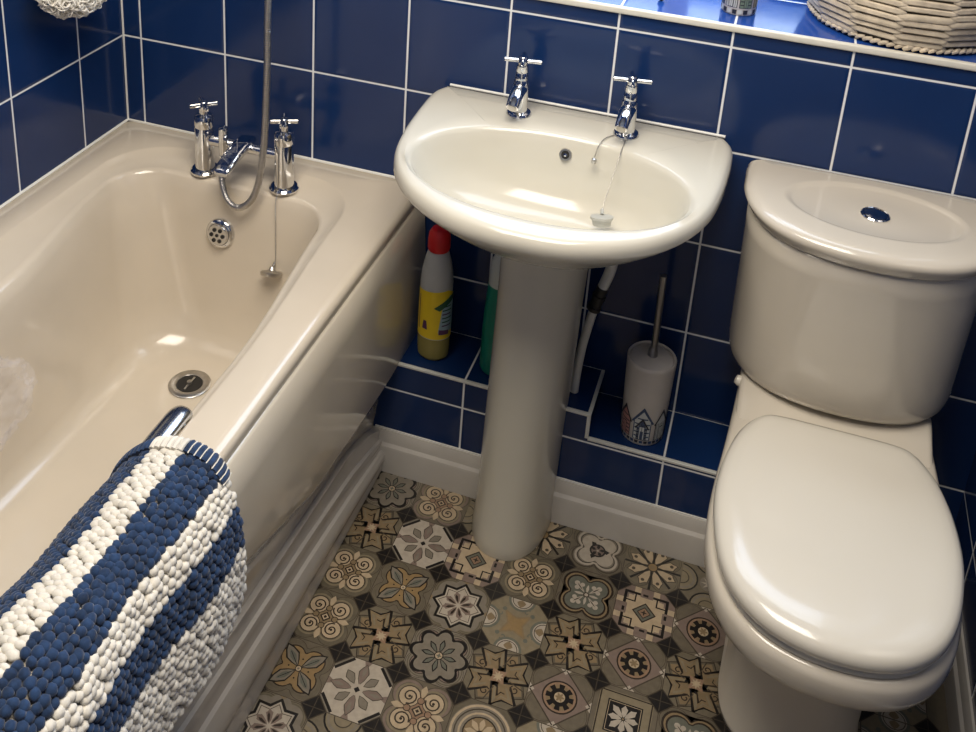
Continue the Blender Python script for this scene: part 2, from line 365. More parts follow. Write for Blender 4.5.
def m_M():
    o = [clover('brown', .255, .235), clover('tan', .25, .205), clover('brown', .24, .180), clover('teal', .23, .16)]
    o += repl([ci('white', .045, 10, .26, 0), ci('white', .04, 10, .19, .055), ci('white', .04, 10, .19, -.055), petal('white', .05, .30, .028, 0), petal('line', .10, .26, .01, 0)], 4, Q4)
    o += repl([petal('white', .03, .20, .025, 0)], 4)
    return o + [ci('line', .05), ci('white', .03)]
def m_SQ():
    o = repl([('cream', [(.10, .46), (.20, .46), (.20, -.46), (.10, -.46)])], 4)
    o += [('cream', [(-.28, -.28), (.28, -.28), (.28, .28), (-.28, .28)])]
    o += repl([stroke('dark', [(.10, .33), (.33, .33), (.33, .10)], .045), stroke('dark', [(.33, .0), (.20, .0)], .0), ('dark', [(.35, -.02), (.35, .06), (.31, .06), (.31, -.02)]),
               stroke('dark', [(.31, .17), (.17, .17), (.17, .31)], .022), ('mauve', [(.40, .46), (.46, .40), (.46, .32), (.32, .46)])], 4)
    return o + [('brown', [(.19, 0), (0, .19), (-.19, 0), (0, -.19)]), ('teal', [(.16, 0), (0, .16), (-.16, 0), (0, -.16)]), ('brown', [(.11, 0), (0, .11), (-.11, 0), (0, -.11)]), ('pink', [(.09, 0), (0, .09), (-.09, 0), (0, -.09)]), star('brown', .06, .02, 4)]
def m_W():
    o = [('mauve', [(.48, 0), (0, .48), (-.48, 0), (0, -.48)])]
    o += repl([('white', [(.49, -.09), (.49, .09), (.40, 0)]), ('line', [(.48, .015), (.015, .48), (0, .465), (.465, 0)])], 4)
    o += [ci('brown', .275, 28), ci('pink', .25, 28), ci('tan', .21, 26)]
    o += [ci('dark', .15, 20)] + repl([('dark', [(.10, .03), (.215, .045), (.215, -.045), (.10, -.03)])], 8) + [ci('cream', .085, 14)] + repl([petal('tan', .0, .08, .02, 0)], 6)
    return o
def m_X():
    o = repl([ci('white', .22, 22, .50, 0), ring('teal', .215, .045, 22, .50, 0), ring('line', .165, .014, 20, .50, 0), petal('tan', .34, .5, .08, pi*0, .6)], 4, 0)
    o = [clampg(s) for s in o]
    o += [star('tan', .34, .14, 4, Q4), star('ochre', .26, .11, 4, Q4)]
    return o + repl([ci('teal', .04, 10, .34, 0)], 4, Q4) + repl([stroke('teal', spiral(.3, .10, .06, 0, .8), .02)], 4, Q4)
def m_CC():
    o = [ci('grey', .46, 32), ring('cream', .43, .035, 32), ring('line', .375, .02, 30), ring('cream', .31, .03, 28), ci('tan', .25, 24), ring('brown', .25, .02, 24)]
    return o + repl([petal('cream', .04, .23, .045, 0, .6)], 8) + [ci('brown', .05)]
def m_O():
    o = [stroke('line', clover('x', .255, .215)[1], .02, True), clover('grey', .245, .20), stroke('white', clover('x', .235, .175)[1], .035, True), stroke('brown', clover('x', .225, .15)[1], .014, True), clover('white', .19, .15)]
    o += [ci('dark', .135, 20), ci('mauve', .105, 18)] + repl([petal('dark', .03, .12, .03, .3)], 5)
    return o + repl([('dark', [(.10, .06), (.20, .03), (.16, -.03), (.11, -.02)])], 3) + [ci('white', .02, 8)]
def m_P6():
    o = repl([petal('line', .06, .42, .095, 0, .7), petal('cream', .08, .40, .078, 0, .72), ci('line', .03, 10, .31, 0)], 8, pi/8)
    o += repl([('dark', [(.06, .012), (.44, .02), (.44, -.02), (.06, -.012)])], 8)
    return o + [ci('brown', .085), ci('ochre', .07), ci('tan', .035)]
def m_C():
    o = repl([ci('groundB', .30, 22, .5, 0), ring('dark', .29, .03, 24, .5, 0), ring('grey', .23, .04, 22, .5, 0), ring('line', .14, .02, 18, .5, 0)], 4, 0)
    o = [clampg(s) for s in o]
    return o + [ci('grey', .17, 16), star('white', .15, .06, 8), ci('dark', .04)]
def m_BS():
    o = [('groundB', [(-.40, -.40), (.40, -.40), (.40, .40), (-.40, .40)]), stroke('brown', [(-.38, -.38), (.38, -.38), (.38, .38), (-.38, .38)], .02, True)]
    o += [('dark', [(-.26, -.26), (.26, -.26), (.26, .26), (-.26, .26)]), stroke('cream', [(-.235, -.235), (.235, -.235), (.235, .235), (-.235, .235)], .008, True)]
    return o + repl([petal('white', .02, .22, .05, 0, .7)], 4) + repl([petal('white', .02, .25, .05, 0, .7)], 4, Q4) + [ci('dark', .03, 10), ci('tan', .018, 8)]
MOT = {'T': (m_T, 'ground'), 'L': (m_L, 'groundC'), 'F': (m_F8, 'grey'), 'S': (m_ST, 'ground'), 'D': (m_ST2, 'grey'), 'Q': (m_Q, 'olive'), 'P': (m_Qp, 'groundC'),
       'M': (m_M, 'groundC'), 'K': (m_SQ, 'mauve'), 'W': (m_W, 'groundC'), 'X': (m_X, 'groundB'), 'R': (m_CC, 'olive'), 'O': (m_O, 'groundC'), 'A': (m_P6, 'ground'), 'C': (m_C, 'ground'), 'B': (m_BS, 'groundC')}
def scl(sh, k):
    if sh[0] == 'G': return ('G', [scl(q, k) for q in sh[1]])
    return (sh[0], [(max(-.495, min(.495, x*k)), max(-.495, min(.495, y*k))) for x, y in sh[1]])
SC = {'T': 1.12, 'L': 1.0, 'F': 1.05, 'S': 1.12, 'D': 1.08, 'Q': 1.06, 'P': 1.08, 'M': 1.06, 'K': 1.08, 'W': 1.02, 'X': 1, 'R': 1.04, 'O': 1.08, 'A': 1.12, 'C': 1, 'B': 1.05}
halo = [stroke('olive', clover('x', .30, .235)[1], .02, True), stroke('line', clover('x', .325, .25)[1], .009, True)]
MC = {k: [scl(q, 1) for q in (halo if k not in 'TFCXRBK' else [])]+[scl(q, SC[k]) for q in v[0]()] for k, v in MOT.items()}
LAY = {(-1, 1): 'D', (0, 1): 'P', (1, 1): 'C', (2, 1): 'A', (3, 1): 'O', (4, 1): 'A', (5, 1): 'C',
       (-1, 0): 'T', (0, 0): 'F', (1, 0): 'K', (2, 0): 'Q', (3, 0): 'M', (4, 0): 'K', (5, 0): 'W', (6, 0): 'T',
       (-1, -1): 'Q', (0, -1): 'L', (1, -1): 'S', (2, -1): 'X', (3, -1): 'T', (4, -1): 'W', (5, -1): 'T', (6, -1): 'M',
       (-1, -2): 'Q', (0, -2): 'T', (1, -2): 'D', (2, -2): 'T', (3, -2): 'W', (4, -2): 'B', (5, -2): 'M',
       (-1, -3): 'L', (0, -3): 'F', (1, -3): 'P', (2, -3): 'R', (3, -3): 'X', (-1, -4): 'S', (0, -4): 'C', (8, -1): 'X', (8, 0): 'X', (7, -1): 'C', (8, -2): 'D', (7, 0): 'D'}
FX, FY, FS = 0.77552, -0.35489, 0.106995
g = G(); g.add([(-.1, YF, -.05), (XR+.1, YF, -.05), (XR+.1, .3, -.05), (-.1, .3, -.05), (-.1, YF, 0), (XR+.1, YF, 0), (XR+.1, .3, 0), (-.1, .3, 0)],
               [(0, 1, 2, 3), (4, 5, 6, 7), (0, 1, 5, 4), (1, 2, 6, 5), (2, 3, 7, 6), (3, 0, 4, 7)], FI['ground'])
EPS = .00003
def put(sh, ox, oy, lv, rot):
    if sh[0] == 'G':
        for s in sh[1]: put(s, ox, oy, lv, rot)
        return
    pts = sh[1]
    if len(pts) < 3: return
    for _ in range(rot): pts = [(-y, x) for x, y in pts]
    g.add([(ox+x*FS, oy+y*FS, lv*EPS) for x, y in pts], [tuple(range(len(pts)))], FI.get(sh[0], 0))
rnd = random.Random(3); keys = list(MOT)
for i in range(-3, 10):
    for j in range(-19, 2):
        ox, oy = FX+(i+.5)*FS, FY+(j+.5)*FS
        if oy-FS/2 < YF or oy > BY-.02 or ox > XR-.03 or ox < .56: continue
        k = LAY.get((i, j)) or rnd.choice(keys)
        put((MOT[k][1], [(-.5, -.5), (.5, -.5), (.5, .5), (-.5, .5)]), ox, oy, 1, 0)
        lv = 2
        for s in MC[k]: put(s, ox, oy, lv, 0); lv += 1
for i in range(-3, 11):
    for j in range(-19, 3):
        ox, oy = FX+i*FS, FY+j*FS
        if oy < YF+.02 or oy > BY-.02 or ox > XR-.02 or ox < .6: continue
        lv = 30
        put(('line', [(.225, 0), (0, .225), (-.225, 0), (0, -.225)]), ox, oy, lv, 0)
        put(('dark', [(.20, 0), (0, .20), (-.20, 0), (0, -.20)]), ox, oy, lv+1, 0)
        for s in (('line', [(.18, .007), (-.18, .007), (-.18, -.007), (.18, -.007)]), ('line', [(.007, .18), (-.007, .18), (-.007, -.18), (.007, -.18)])): put(s, ox, oy, lv+2, 0)
        put(('line', [(.5, .006), (-.5, .006), (-.5, -.006), (.5, -.006)]), ox, oy, 1.6, 0); put(('line', [(.006, .5), (-.006, .5), (-.006, -.5), (.006, -.5)]), ox, oy, 1.6, 0)
me = bpy.data.meshes.new('floor'); me.from_pydata(g.v, [], g.f)
for m in FM: me.materials.append(m)
for p, i in zip(me.polygons, g.m): p.material_index = i
bm = bmesh.new(); bm.from_mesh(me)
for f in bm.faces:
    f.normal_update()
    if f.calc_center_median().z > 1e-6 and f.normal.z < 0: f.normal_flip()
bm.to_mesh(me); bm.free()
fl = bpy.data.objects.new('floor', me); COL.objects.link(fl); tag(fl, kind='structure')

# ------------------------------------------------------------------ bath
bath = empty('bathtub', (.345, -.82, 0), 'cream built-in bath along the left wall with curved side panel', 'bath')
def bring(x0, x1, y0, y1, r, z, bump=0, taper=0, zb=0):
    out = []
    for x, y, zz in rrect(x0, x1, y0, y1, r, z, 14, 16):
        fx = 1-(x-x0)/(x1-x0); e = sstep(-.24, -.60, y)*(1-sstep(-1.25, -1.5, y))
        x2 = x + bump*e*max(0, fx)**2
        x2 -= taper*(1-sstep(-.15, -.62, -(-y)) if False else (1-sstep(.15, .62, -y)))*max(0, 1-fx)**1.5
        out.append((x2, y, zz+zb*e*max(0, fx)**2))
    return out
YN = -1.66
R = [rrect(.003, .690, YN, -.003, .012, .572, 14, 16), rrect(.003, .692, YN, -.003, .012, .585, 14, 16), rrect(.003, .690, YN, -.003, .012, .594, 14, 16),
     rrect(.003, .683, YN, -.003, .012, .599, 14, 16), rrect(.004, .672, YN+.01, -.004, .012, .600, 14, 16)]
R += [bring(.066, .622, YN+.08, -.062, .13, .600, 0, .028), bring(.071, .617, YN+.084, -.067, .125, .5985, 0, .03), bring(.077, .612, YN+.09, -.074, .12, .5905, .006, .03)]
R += [bring(.100, .606, YN+.105, -.132, .10, .5885, .045, .042), bring(.105, .602, YN+.11, -.139, .095, .587, .05, .043), bring(.110, .599, YN+.12, -.144, .09, .581, .052, .042),
      bring(.119, .590, YN+.135, -.152, .09, .560, .052, .04), bring(.132, .580, YN+.18, -.162, .10, .50, .04, .035), bring(.148, .568, YN+.26, -.175, .11, .42, .03, .03),
      bring(.166, .553, YN+.34, -.188, .12, .33, .02, .025), bring(.185, .535, YN+.40, -.203, .125, .275, .01, .02), bring(.205, .515, YN+.44, -.222, .12, .250, 0, .015),
      bring(.235, .485, YN+.49, -.25, .11, .240, 0, .01), bring(.29, .43, YN+.6, -.31, .06, .238, 0, 0)]
g = G(); g.loft(R, False, True); g.ob('tub', m_acryl, bath, ang=180)
# side panel: lofted along y, profile changes towards the near end
def lerp_tab(T, y):
    if y >= T[0][0]: return T[0][1:]
    for a, b in zip(T, T[1:]):
        if y >= b[0]:
            t = (y-a[0])/(b[0]-a[0]); return tuple(p+(q-p)*t for p, q in zip(a[1:], b[1:]))
    return T[-1][1:]
TP = [(-.003, .62, .05, .08, .255), (-.14, .664, .06, .09, .255), (-.20, .668, .07, .13, .255), (-.31, .67, .095, .17, .262), (-.52, .671, .13, .19, .285), (-.75, .671, .155, .212, .362), (-.95, .671, .175, .25, .42), (-1.66, .671, .20, .29, .50)]
rings = []; prings = []
NY = 56
for k in range(NY+1):
    y = -.004+(YN+.004)*k/NY
    xb, zB, zA, zC = lerp_tab(TP, y); k2 = sstep(-.20, -.34, -(-y)) if False else sstep(.16, .36, -y)
    xf = .684 if y < -.14 else .66
    up = [(.6895, .5735), (.6955, .569), (.701, .50), (.7055, .42), (.7055, .36)]
    up2 = [(x, max(z, zC+.012+.004*(5-i))) for i, (x, z) in enumerate(up)]
    h2 = zA-zB
    pl_ = [(xf-.03, .001), (xf, .001), (xf+.001, .010), (xf-.001, zB*.30), (xf-.001, zB*.34), (xf+.004, zB*.42), (xf+.0065, zB*.55), (xf+.0055, zB*.70), (xf+.001, zB*.82), (xf-.004, zB*.86), (xf-.005, zB), (xf-.003, zB+h2*.12), (xf-.004, zB+h2*.32), (xf-.010, zB+h2*.36), (xf-.0115, zA-.010), (xf-.009, zA-.008), (xf-.009, zA-.001), (xf-.013, zA), (xf-.03, zA)]
    pr = [(xb-.02, zA-.006), (xb-.006, zA-.004), (xb-.006, zA+.012), (xb+.004, zA+(zC-zA)*.5), (.688*k2+.695*(1-k2), zC-.010), (.7015, zC), (.7045, zC+.010)] + up2[::-1] + [(xf-.03, .5735)]
    rings.append([(x, y, z) for x, z in pr]); prings.append([(x, y, z) for x, z in pl_])
g = G(); g.loft(prings, True, True); g.ob('plinth', m_skirt, bath, ang=22)
g = G(); g.loft(rings, True, True); g.ob('side_panel', m_panel, bath, ang=50)
# waste
g = G(); c = (.338, -.322, .2385)
g.lathe([(.0, .0005), (.040, .0005), (.041, .002), (.038, .0040), (.026, .0030), (.024, .001)], c, 40)
dr = g.ob('plug_hole', m_steel, bath)
g = G(); g.lathe([(0, .0018), (.0245, .0018), (.0245, .0031), (0, .003)], c, 30); g.ob('drain_opening', m_dark, dr)
g = G(); g.box(c[0]-.0018, c[0]+.0018, c[1]-.019, c[1]+.019, c[2]+.003, c[2]+.0045, .0005); g.lathe([(0, 0), (.005, 0), (.005, .005), (0, .006)], (c[0], c[1], c[2]+.003), 16); g.ob('drain_bar', m_steel, dr)
# overflow grille on the tap end
ov = Vector((.322, -.1645, .488)); ax = Vector((0, -1, .16)).normalized()
g = G(); g.lathe([(0, -.004), (.031, -.004), (.031, .004), (.0285, .008), (.024, .0095), (.0225, .0075), (.022, .013), (.0205, .0155), (0, .0165)], ov, 40, ax)
og = g.ob('overflow_cover', m_chrome, bath)
g = G(); q = Vector((0, 0, 1)).rotation_difference(ax)
for k in range(6): g.lathe([(0, .0160), (.0042, .0160), (.0042, .0172), (0, .0172)], ov+q @ Vector((.0125*cos(k*pi/3), .0125*sin(k*pi/3), 0)), 12, ax)
g.lathe([(0, .016), (.0035, .016), (.0035, .0175), (0, .0175)], ov, 12, ax)
g.ob('overflow_hole', m_dark, og)
# grab handle
g = G(); P = cat_rom([(.604, -1.12, .592), (.604, -1.09, .602), (.603, -1.0, .605), (.602, -.86, .605), (.600, -.79, .604), (.598, -.755, .600), (.597, -.738, .590)], 6)
g.tube(P, lambda t: .0165*min(1, .35+6*min(t, 1-t)), 20, sq=.62)
hd = g.ob('grab_handle', m_handle, bath)
g = G(); g.tube([(.603, -.765, .598), (.611, -.765, .592)], .005, 12); g.ob('handle_fixing', m_steel, hd)

# ------------------------------------------------------------------ tap pieces
def cross_head(g, c, L=.033, a=0.0, arms=4, r=.0042, up=(0, 0, 1)):
    for k in range(arms):
        t = a+k*2*pi/arms; d = Vector((cos(t), sin(t), 0)); c = Vector(c)
        g.tube([c+d*.006, c+d*L*.6, c+d*(L-.001), c+d*L], (lambda q: r if q < .9 else r*.7), 12)
def tap_mesh_basin(name, x, label, aim):
    y = -.070; z = .829; t = empty(name, (x, y, z), label, 'tap', 'chrome taps on the basin')
    g = G(); g.lathe([(0, 0), (.0235, 0), (.0235, .003), (.0215, .0065), (.017, .008), (.0155, .007), (0, .007)], (x, y, z), 36); g.ob('base_flange', m_chrome, t)
    g = G(); g.lathe([(0, .006), (.0150, .006), (.0145, .012), (.0150, .05), (.0148, .066), (.0125, .071), (0, .072)], (x, y, z), 32)
    g.ob('body', m_chrome, t)
    g = G(); d = Vector((sin(aim), -cos(aim), 0)); p0 = Vector((x, y, z+.052)); P = [p0, p0+d*.018+Vector((0, 0, .001)), p0+d*.040-Vector((0, 0, .006)), p0+d*.056-Vector((0, 0, .016))]
    g.tube(cat_rom(P, 4), lambda q: .0140-.0022*q, 24, sq=.85)
    sp = g.ob('spout', m_chrome, t, ang=50)
    g = G(); e = P[-1]; dd = (P[-1]-P[-2]).normalized(); g.lathe([(0, -.001), (.0085, -.001), (.0085, .0012), (0, .0012)], e, 20, dd); g.ob('aerator', m_steel, sp)
    g = G(); g.lathe([(0, .071), (.0125, .071), (.0122, .083), (.0108, .085), (.0118, .087), (.0112, .098), (0, .099)], (x, y, z), 28); g.ob('bonnet', m_chrome, t)
    g = G(); g.lathe([(0, .096), (.0088, .096), (.0095, .103), (.0088, .112), (.006, .115), (0, .1155)], (x, y, z), 24); cross_head(g, (x, y, z+.1065), .034, .18, 4)
    h = g.ob('cross_handle', m_chrome, t)
    return t

# bath mixer
mx_ = empty('bath_mixer_tap', (.35, -.117, .592), 'chrome bath mixer tap with two cross handles on the bath deck', 'tap')
g = G()
for x in (.2615, .4385):
    g = G(); g.lathe([(0, .0), (.0295, .0), (.0295, .004), (.0260, .008), (0, .008)], (x, -.117, .592), 36); g.ob('base_flange', m_chrome, mx_)
    g = G(); g.lathe([(0, .006), (.0200, .006), (.0200, .012), (.0190, .018), (.0190, .098), (.0182, .1), (.0182, .102), (.0190, .104), (.0190, .122), (.0165, .126), (.009, .127), (.009, .136), (0, .136)], (x, -.117, .592), 36); g.ob('pillar', m_chrome, mx_)
    g = G(); g.lathe([(0, .134), (.0085, .134), (.0095, .140), (.0085, .152), (.0058, .155), (0, .1555)], (x, -.117, .592), 24); cross_head(g, (x, -.117, .592+.1485), .0275, .75 if x < .3 else .45, 4, .0050)
    g.ob('cross_handle', m_chrome, mx_)
g = G(); g.tube([(.262, -.117, .665), (.30, -.117, .665), (.438, -.117, .665)], .0115, 24); g.ob('bridge', m_chrome, mx_)
g = G()
def sec(p, wx, hz, n=24):
    return [(p[0]+wx*(abs(cos(t))**.6)*(1 if cos(t) > 0 else -1), p[1], p[2]+hz*(abs(sin(t))**.6)*(1 if sin(t) > 0 else -1)) for t in [2*pi*k/n for k in range(n)]]
g.loft([sec(q, a, b) for q, a, b in [((.352, -.095, .674), .014, .007), ((.352, -.105, .674), .018, .011), ((.352, -.14, .673), .018, .011), ((.352, -.17, .668), .0175, .0095), ((.352, -.198, .659), .017, .008), ((.352, -.208, .655), .0165, .007), ((.352, -.212, .653), .014, .0055)]])
g.ob('spout', m_chrome, mx_, ang=60)
g = G(); g.lathe([(0, -.020), (.0095, -.020), (.0095, .036), (.0085, .040), (0, .041)], (.311, -.128, .665), 24); g.ob('diverter', m_chrome, mx_)
# hose
hs = empty('shower_hose', (.311, -.128, .64), 'steel shower hose hanging in front of the bath tap', 'hose')
HP = cat_rom([(.311, -.130, .645), (.312, -.138, .622), (.322, -.155, .592), (.344, -.172, .570), (.372, -.180, .566), (.396, -.176, .585), (.409, -.170, .62), (.417, -.165, .68), (.421, -.16, .76), (.423, -.155, .88), (.423, -.15, 1.0), (.42, -.12, 1.15), (.415, -.085, 1.28), (.412, -.06, 1.36), (.41, -.055, 1.40)], 10)
g = G(); dense = []
for a, b in zip(HP, HP[1:]):
    n = max(1, int((b-a).length/.0013))
    dense += [a+(b-a)*k/n for k in range(n)]
dense.append(HP[-1])
nn = len(dense)
g.tube(dense, lambda t: .0066+.0007*sin(round(t*(nn-1))*pi*.62), 12); g.ob('flexible_tube', m_steel, hs, ang=70)
g = G(); g.lathe([(0, 0), (.0085, 0), (.0095, .004), (.0095, .016), (.0078, .020), (0, .020)], (.311, -.129, .628), 20); g.ob('hose_nut', m_chrome, hs)
g = G(); g.box(.393, .427, -.045, -.001, 1.35, 1.40, .006); g.lathe([(0, 0), (.014, 0), (.014, .05), (.010, .07), (.010, .16), (0, .16)], (.41, -.055, 1.38), 20)
g.lathe([(0, 0), (.028, .0), (.038, .02), (.038, .026), (0, .026)], (.41, -.06, 1.55), 28, (0, -1, -.4)); 
hh = tag(g.ob('hand_shower', m_chrome, base=(.41, -.045, 1.35)), 'chrome hand shower in its wall bracket above the bath tap', 'shower')
# plug on its chain
pl = empty('bath_plug', (.4385, -.15, .595), 'bath plug hanging on a chain inside the bath below the tap', 'plug')
def bead_chain(g, P, r=.0011, step=.0031):
    d = 0
    for a, b in zip(P, P[1:]):
        l = (b-a).length
        while d < l:
            c = a+(b-a)*(d/l); bm = bmesh.new(); bmesh.ops.create_icosphere(bm, subdivisions=1, radius=r, matrix=Matrix.Translation(c)); g.addbm(bm); d += step
        d -= l
g = G(); P = cat_rom([(.4385, -.146, .594), (.4405, -.158, .578), (.4435, -.163, .53), (.446, -.168, .47), (.447, -.171, .455)], 8); bead_chain(g, P, .0012, .0022); g.tube(P, .0006, 6); g.ob('chain', m_steel, pl)
g = G(); g.tube([(.447, -.173, .456), (.4475, -.1815, .452)], .0025, 12); pc = Vector((.4475, -.190, .4405)); g.lathe([(0, -.0045), (.020, -.0045), (.0215, -.002), (.0215, .003), (.019, .005), (.007, .007), (.004, .014), (0, .015)], pc, 32, (-.08, .45, .88)); g.ob('stopper', m_steel, pl)

# ------------------------------------------------------------------ basin and pedestal
BC = (.994, 0)
half = [(0, -.470), (.05, -.467), (.10, -.455), (.152, -.430), (.20, -.393), (.240, -.340), (.266, -.275), (.278, -.20), (.283, -.12), (.284, -.06), (.281, -.03), (.268, -.005), (.25, -.001), (.15, -.001), (.07, -.001), (0, -.001)]
loop = half+[(-x, y) for x, y in half[-2:0:-1]]
OUT = [(p[0]+BC[0], p[1]) for p in cat_rom([(x, y, 0) for x, y in loop], 6, True)]
PC = (1.0, -.255)
NB = len(OUT)
def inner(dx, dy, a, b, cy, pw=2.0):
    out = []
    for (x, y) in OUT:
        t = atan2(y-PC[1], x-PC[0]); c, s = cos(t), sin(t)
        # ellipse centred (1.0+dx, cy): ray from PC
        k = 1/((abs(c)/a)**pw+(abs(s)/b)**pw)**(1/pw)
        out.append((PC[0]+dx+k*c, cy+k*s))
    return out
def oset(d, z, backd=None):
    res = []
    for i, (x, y) in enumerate(OUT):
        a = OUT[i-1]; b = OUT[(i+1) % NB]; tx, ty = b[0]-a[0], b[1]-a[1]; l = hypot(tx, ty); nx, ny = -ty/l, tx/l
        nx, ny = -nx, -ny
        xx, yy = x+nx*d, y+ny*d
        if y > -.02 and backd is not None: yy = min(-.001, y-backd)
        res.append((xx, min(-.001, yy), z))
    return res
# orientation sign of the offset (inward)
_t = oset(.01, 0)
sgn = 1 if sum(hypot(p[0]-PC[0], p[1]-PC[1]) for p in _t) < sum(hypot(p[0]-PC[0], p[1]-PC[1]) for p in OUT) else -1
def off(d, z, k=None): return oset(sgn*d, z, k)
def sc(fx, fy, z, cy=-.12): return [(1.0+(x-1.0)*fx, min(-.001, cy+(y-cy)*fy), z) for x, y in OUT]
basin = empty('wash_basin', (1.0, -.2, .674), 'white ceramic wash basin on a pedestal against the tiled wall', 'basin')
def zi(P, z): return [(x, y, z) for x, y in P]
def zmid(t, z):
    A = off(.018, z, .010); B = inner(-.006, 0, .242, .156, -.268, 2.1)
    return [(a[0]+(b[0]-a[0])*t, a[1]+(b[1]-a[1])*t, z) for a, b in zip(A, B)]
rings = [sc(.30, .38, .674, -.12), sc(.34, .44, .677, -.12), sc(.42, .53, .688), sc(.54, .64, .706), sc(.69, .765, .730), sc(.83, .875, .760), sc(.935, .955, .785), sc(.975, .985, .796), off(.0, .805), off(.001, .816), off(.004, .824), off(.010, .8285), off(.018, .8295, .010),
         zmid(.3, .8298), zmid(.7, .8297), zi(inner(-.006, 0, .242, .156, -.268, 2.1), .8290), zi(inner(-.006, 0, .236, .150, -.267, 2.1), .8265), zi(inner(-.006, 0, .232, .145, -.266, 2.1), .820),
         zi(inner(-.006, 0, .225, .138, -.265, 2.1), .805), zi(inner(-.004, 0, .212, .130, -.262, 2.1), .775), zi(inner(-.003, 0, .188, .116, -.258, 2.1), .738), zi(inner(0, 0, .14, .092, -.25, 2), .712), zi(inner(0, 0, .08, .06, -.245, 2), .700), zi(inner(0, 0, .03, .025, -.24, 2), .695)]
g = G(); g.loft(rings, True, True); g.ob('bowl', m_ceramic, basin, ang=180)
g = G(); g.tube([(.735, -.0015, .829), (.8, -.0015, .8292), (1.0, -.0015, .8292), (1.2, -.0015, .8292), (1.258, -.0015, .829)], .0028, 10); g.ob('sealant_line', m_seal, basin)
g = G(); g.lathe([(0, 0), (.022, 0), (.022, .003), (.017, .004), (.014, .001), (0, .001)], (.998, -.24, .6955), 32); g.ob('waste_ring', m_chrome, basin)
ax = Vector((0, -1, .35)).normalized(); oc = Vector((.996, -.1285, .797))
g = G(); g.lathe([(.0045, .004), (.0105, .004), (.0115, .002), (.0115, -.004), (0, -.004), (0, .0005), (.0045, .0005)], oc, 28, ax, caps=False); bo = g.ob('overflow_ring', m_steel, basin)
g = G(); g.lathe([(0, .0008), (.0075, .0008), (.0075, .0046), (0, .0046)], oc, 20, ax); g.ob('overflow_hole', m_dark, bo)
g = G(); g.lathe([(0, .004), (.003, .004), (.003, .0058), (0, .006)], oc, 16, ax); g.ob('overflow_centre', m_chrome, bo)
def pedring(z, hw, yf, yb=-.145):
    out = []; n = 24
    for k in range(n+1):
        t = pi+pi*k/n; out.append((1.0-.029+.012*(z/.66)+hw*(abs(cos(t))**.85)*(1 if cos(t) > 0 else -1), yb+(yf-yb)*(abs(sin(t))**.85), z))
    out += [(out[-1][0], yb+.02, z), (out[0][0], yb+.02, z)]
    return out
g = G(); g.loft([pedring(z, hw, yf) for z, hw, yf in [(.0, .0765, -.285), (.006, .0775, -.287), (.03, .0755, -.285), (.10, .0735, -.279), (.30, .0745, -.269), (.50, .0755, -.262), (.60, .077, -.260), (.64, .079, -.260), (.6725, .081, -.262)]])
ped = tag(g.ob('pedestal', m_ceramic, base=(1.0, -.2, 0), ang=45), 'tapering cream ceramic pedestal standing under the wash basin', 'pedestal')
tap_mesh_basin('basin_tap', .891, 'left of the two chrome taps on the basin, without a chain', .0)
tap_mesh_basin('basin_tap', 1.0895, 'right of the two chrome taps on the basin, chain at its foot', -.05)
bp = empty('basin_plug', (1.09, -.1, .83), 'basin plug lying in the bowl on a chain from the right tap', 'plug')
g = G(); P = cat_rom([(1.094, -.094, .8325), (1.0935, -.118, .832), (1.092, -.14, .823), (1.089, -.165, .799), (1.084, -.198, .766), (1.0835, -.214, .753)], 8); bead_chain(g, P, .0013, .0024); g.tube(P, .0006, 6); g.ob('chain', m_steel, bp)
g = G(); g.lathe([(0, -.010), (.0150, -.010), (.0165, -.002), (.0195, .001), (.0195, .005), (.012, .0065), (0, .007)], (1.086, -.226, .742), 28, (-.12, .25, .95)); g.tube([(1.083, -.213, .753), (1.085, -.222, .749)], .003, 10); g.ob('stopper', m_rubclear, bp)
g = G(); P = cat_rom([(1.071, -.086, .832), (1.062, -.10, .8325), (1.055, -.12, .832), (1.051, -.136, .823), (1.050, -.144, .812)], 8); bead_chain(g, P, .0012, .0022); g.tube(P, .0006, 6)
bcn = g.ob('spare_chain', m_steel, bp)
g = G(); g.lathe([(0, -.006), (.004, -.004), (.005, 0), (.004, .004), (0, .006)], (1.050, -.148, .806), 14); g.ob('chain_end', m_steel, bcn)

# waste pipe beside the pedestal
wp = empty('waste_pipe', (1.07, -.09, .265), 'white plastic pipe behind the pedestal with a black joint', 'pipe')
m_pipe = mat('white_pipe', (0.62, 0.62, 0.58), 0.35, noise=.08, nscale=30); m_rub = mat('black_rubber', (0.02, 0.02, 0.02), 0.45)
g = G(); g.tube(cat_rom([(1.098, -.07, .66), (1.097, -.07, .60), (1.093, -.07, .55), (1.086, -.072, .52), (1.081, -.073, .50)], 6), .0105, 18); g.ob('upper_pipe', m_pipe, wp)
g = G(); g.tube([(1.083, -.073, .508), (1.078, -.074, .488), (1.071, -.075, .458)], .0115, 18); g.tube([(1.0785, -.074, .490), (1.077, -.074, .482)], .0135, 18); g.tube([(1.072, -.075, .464), (1.070, -.075, .456)], .0135, 18); g.ob('pipe_joint', m_rub, wp)
g = G(); g.tube(cat_rom([(1.071, -.075, .458), (1.065, -.077, .42), (1.058, -.08, .37), (1.054, -.082, .31), (1.053, -.084, .2655)], 6), .0085, 16); g.ob('lower_pipe', m_pipe, wp)

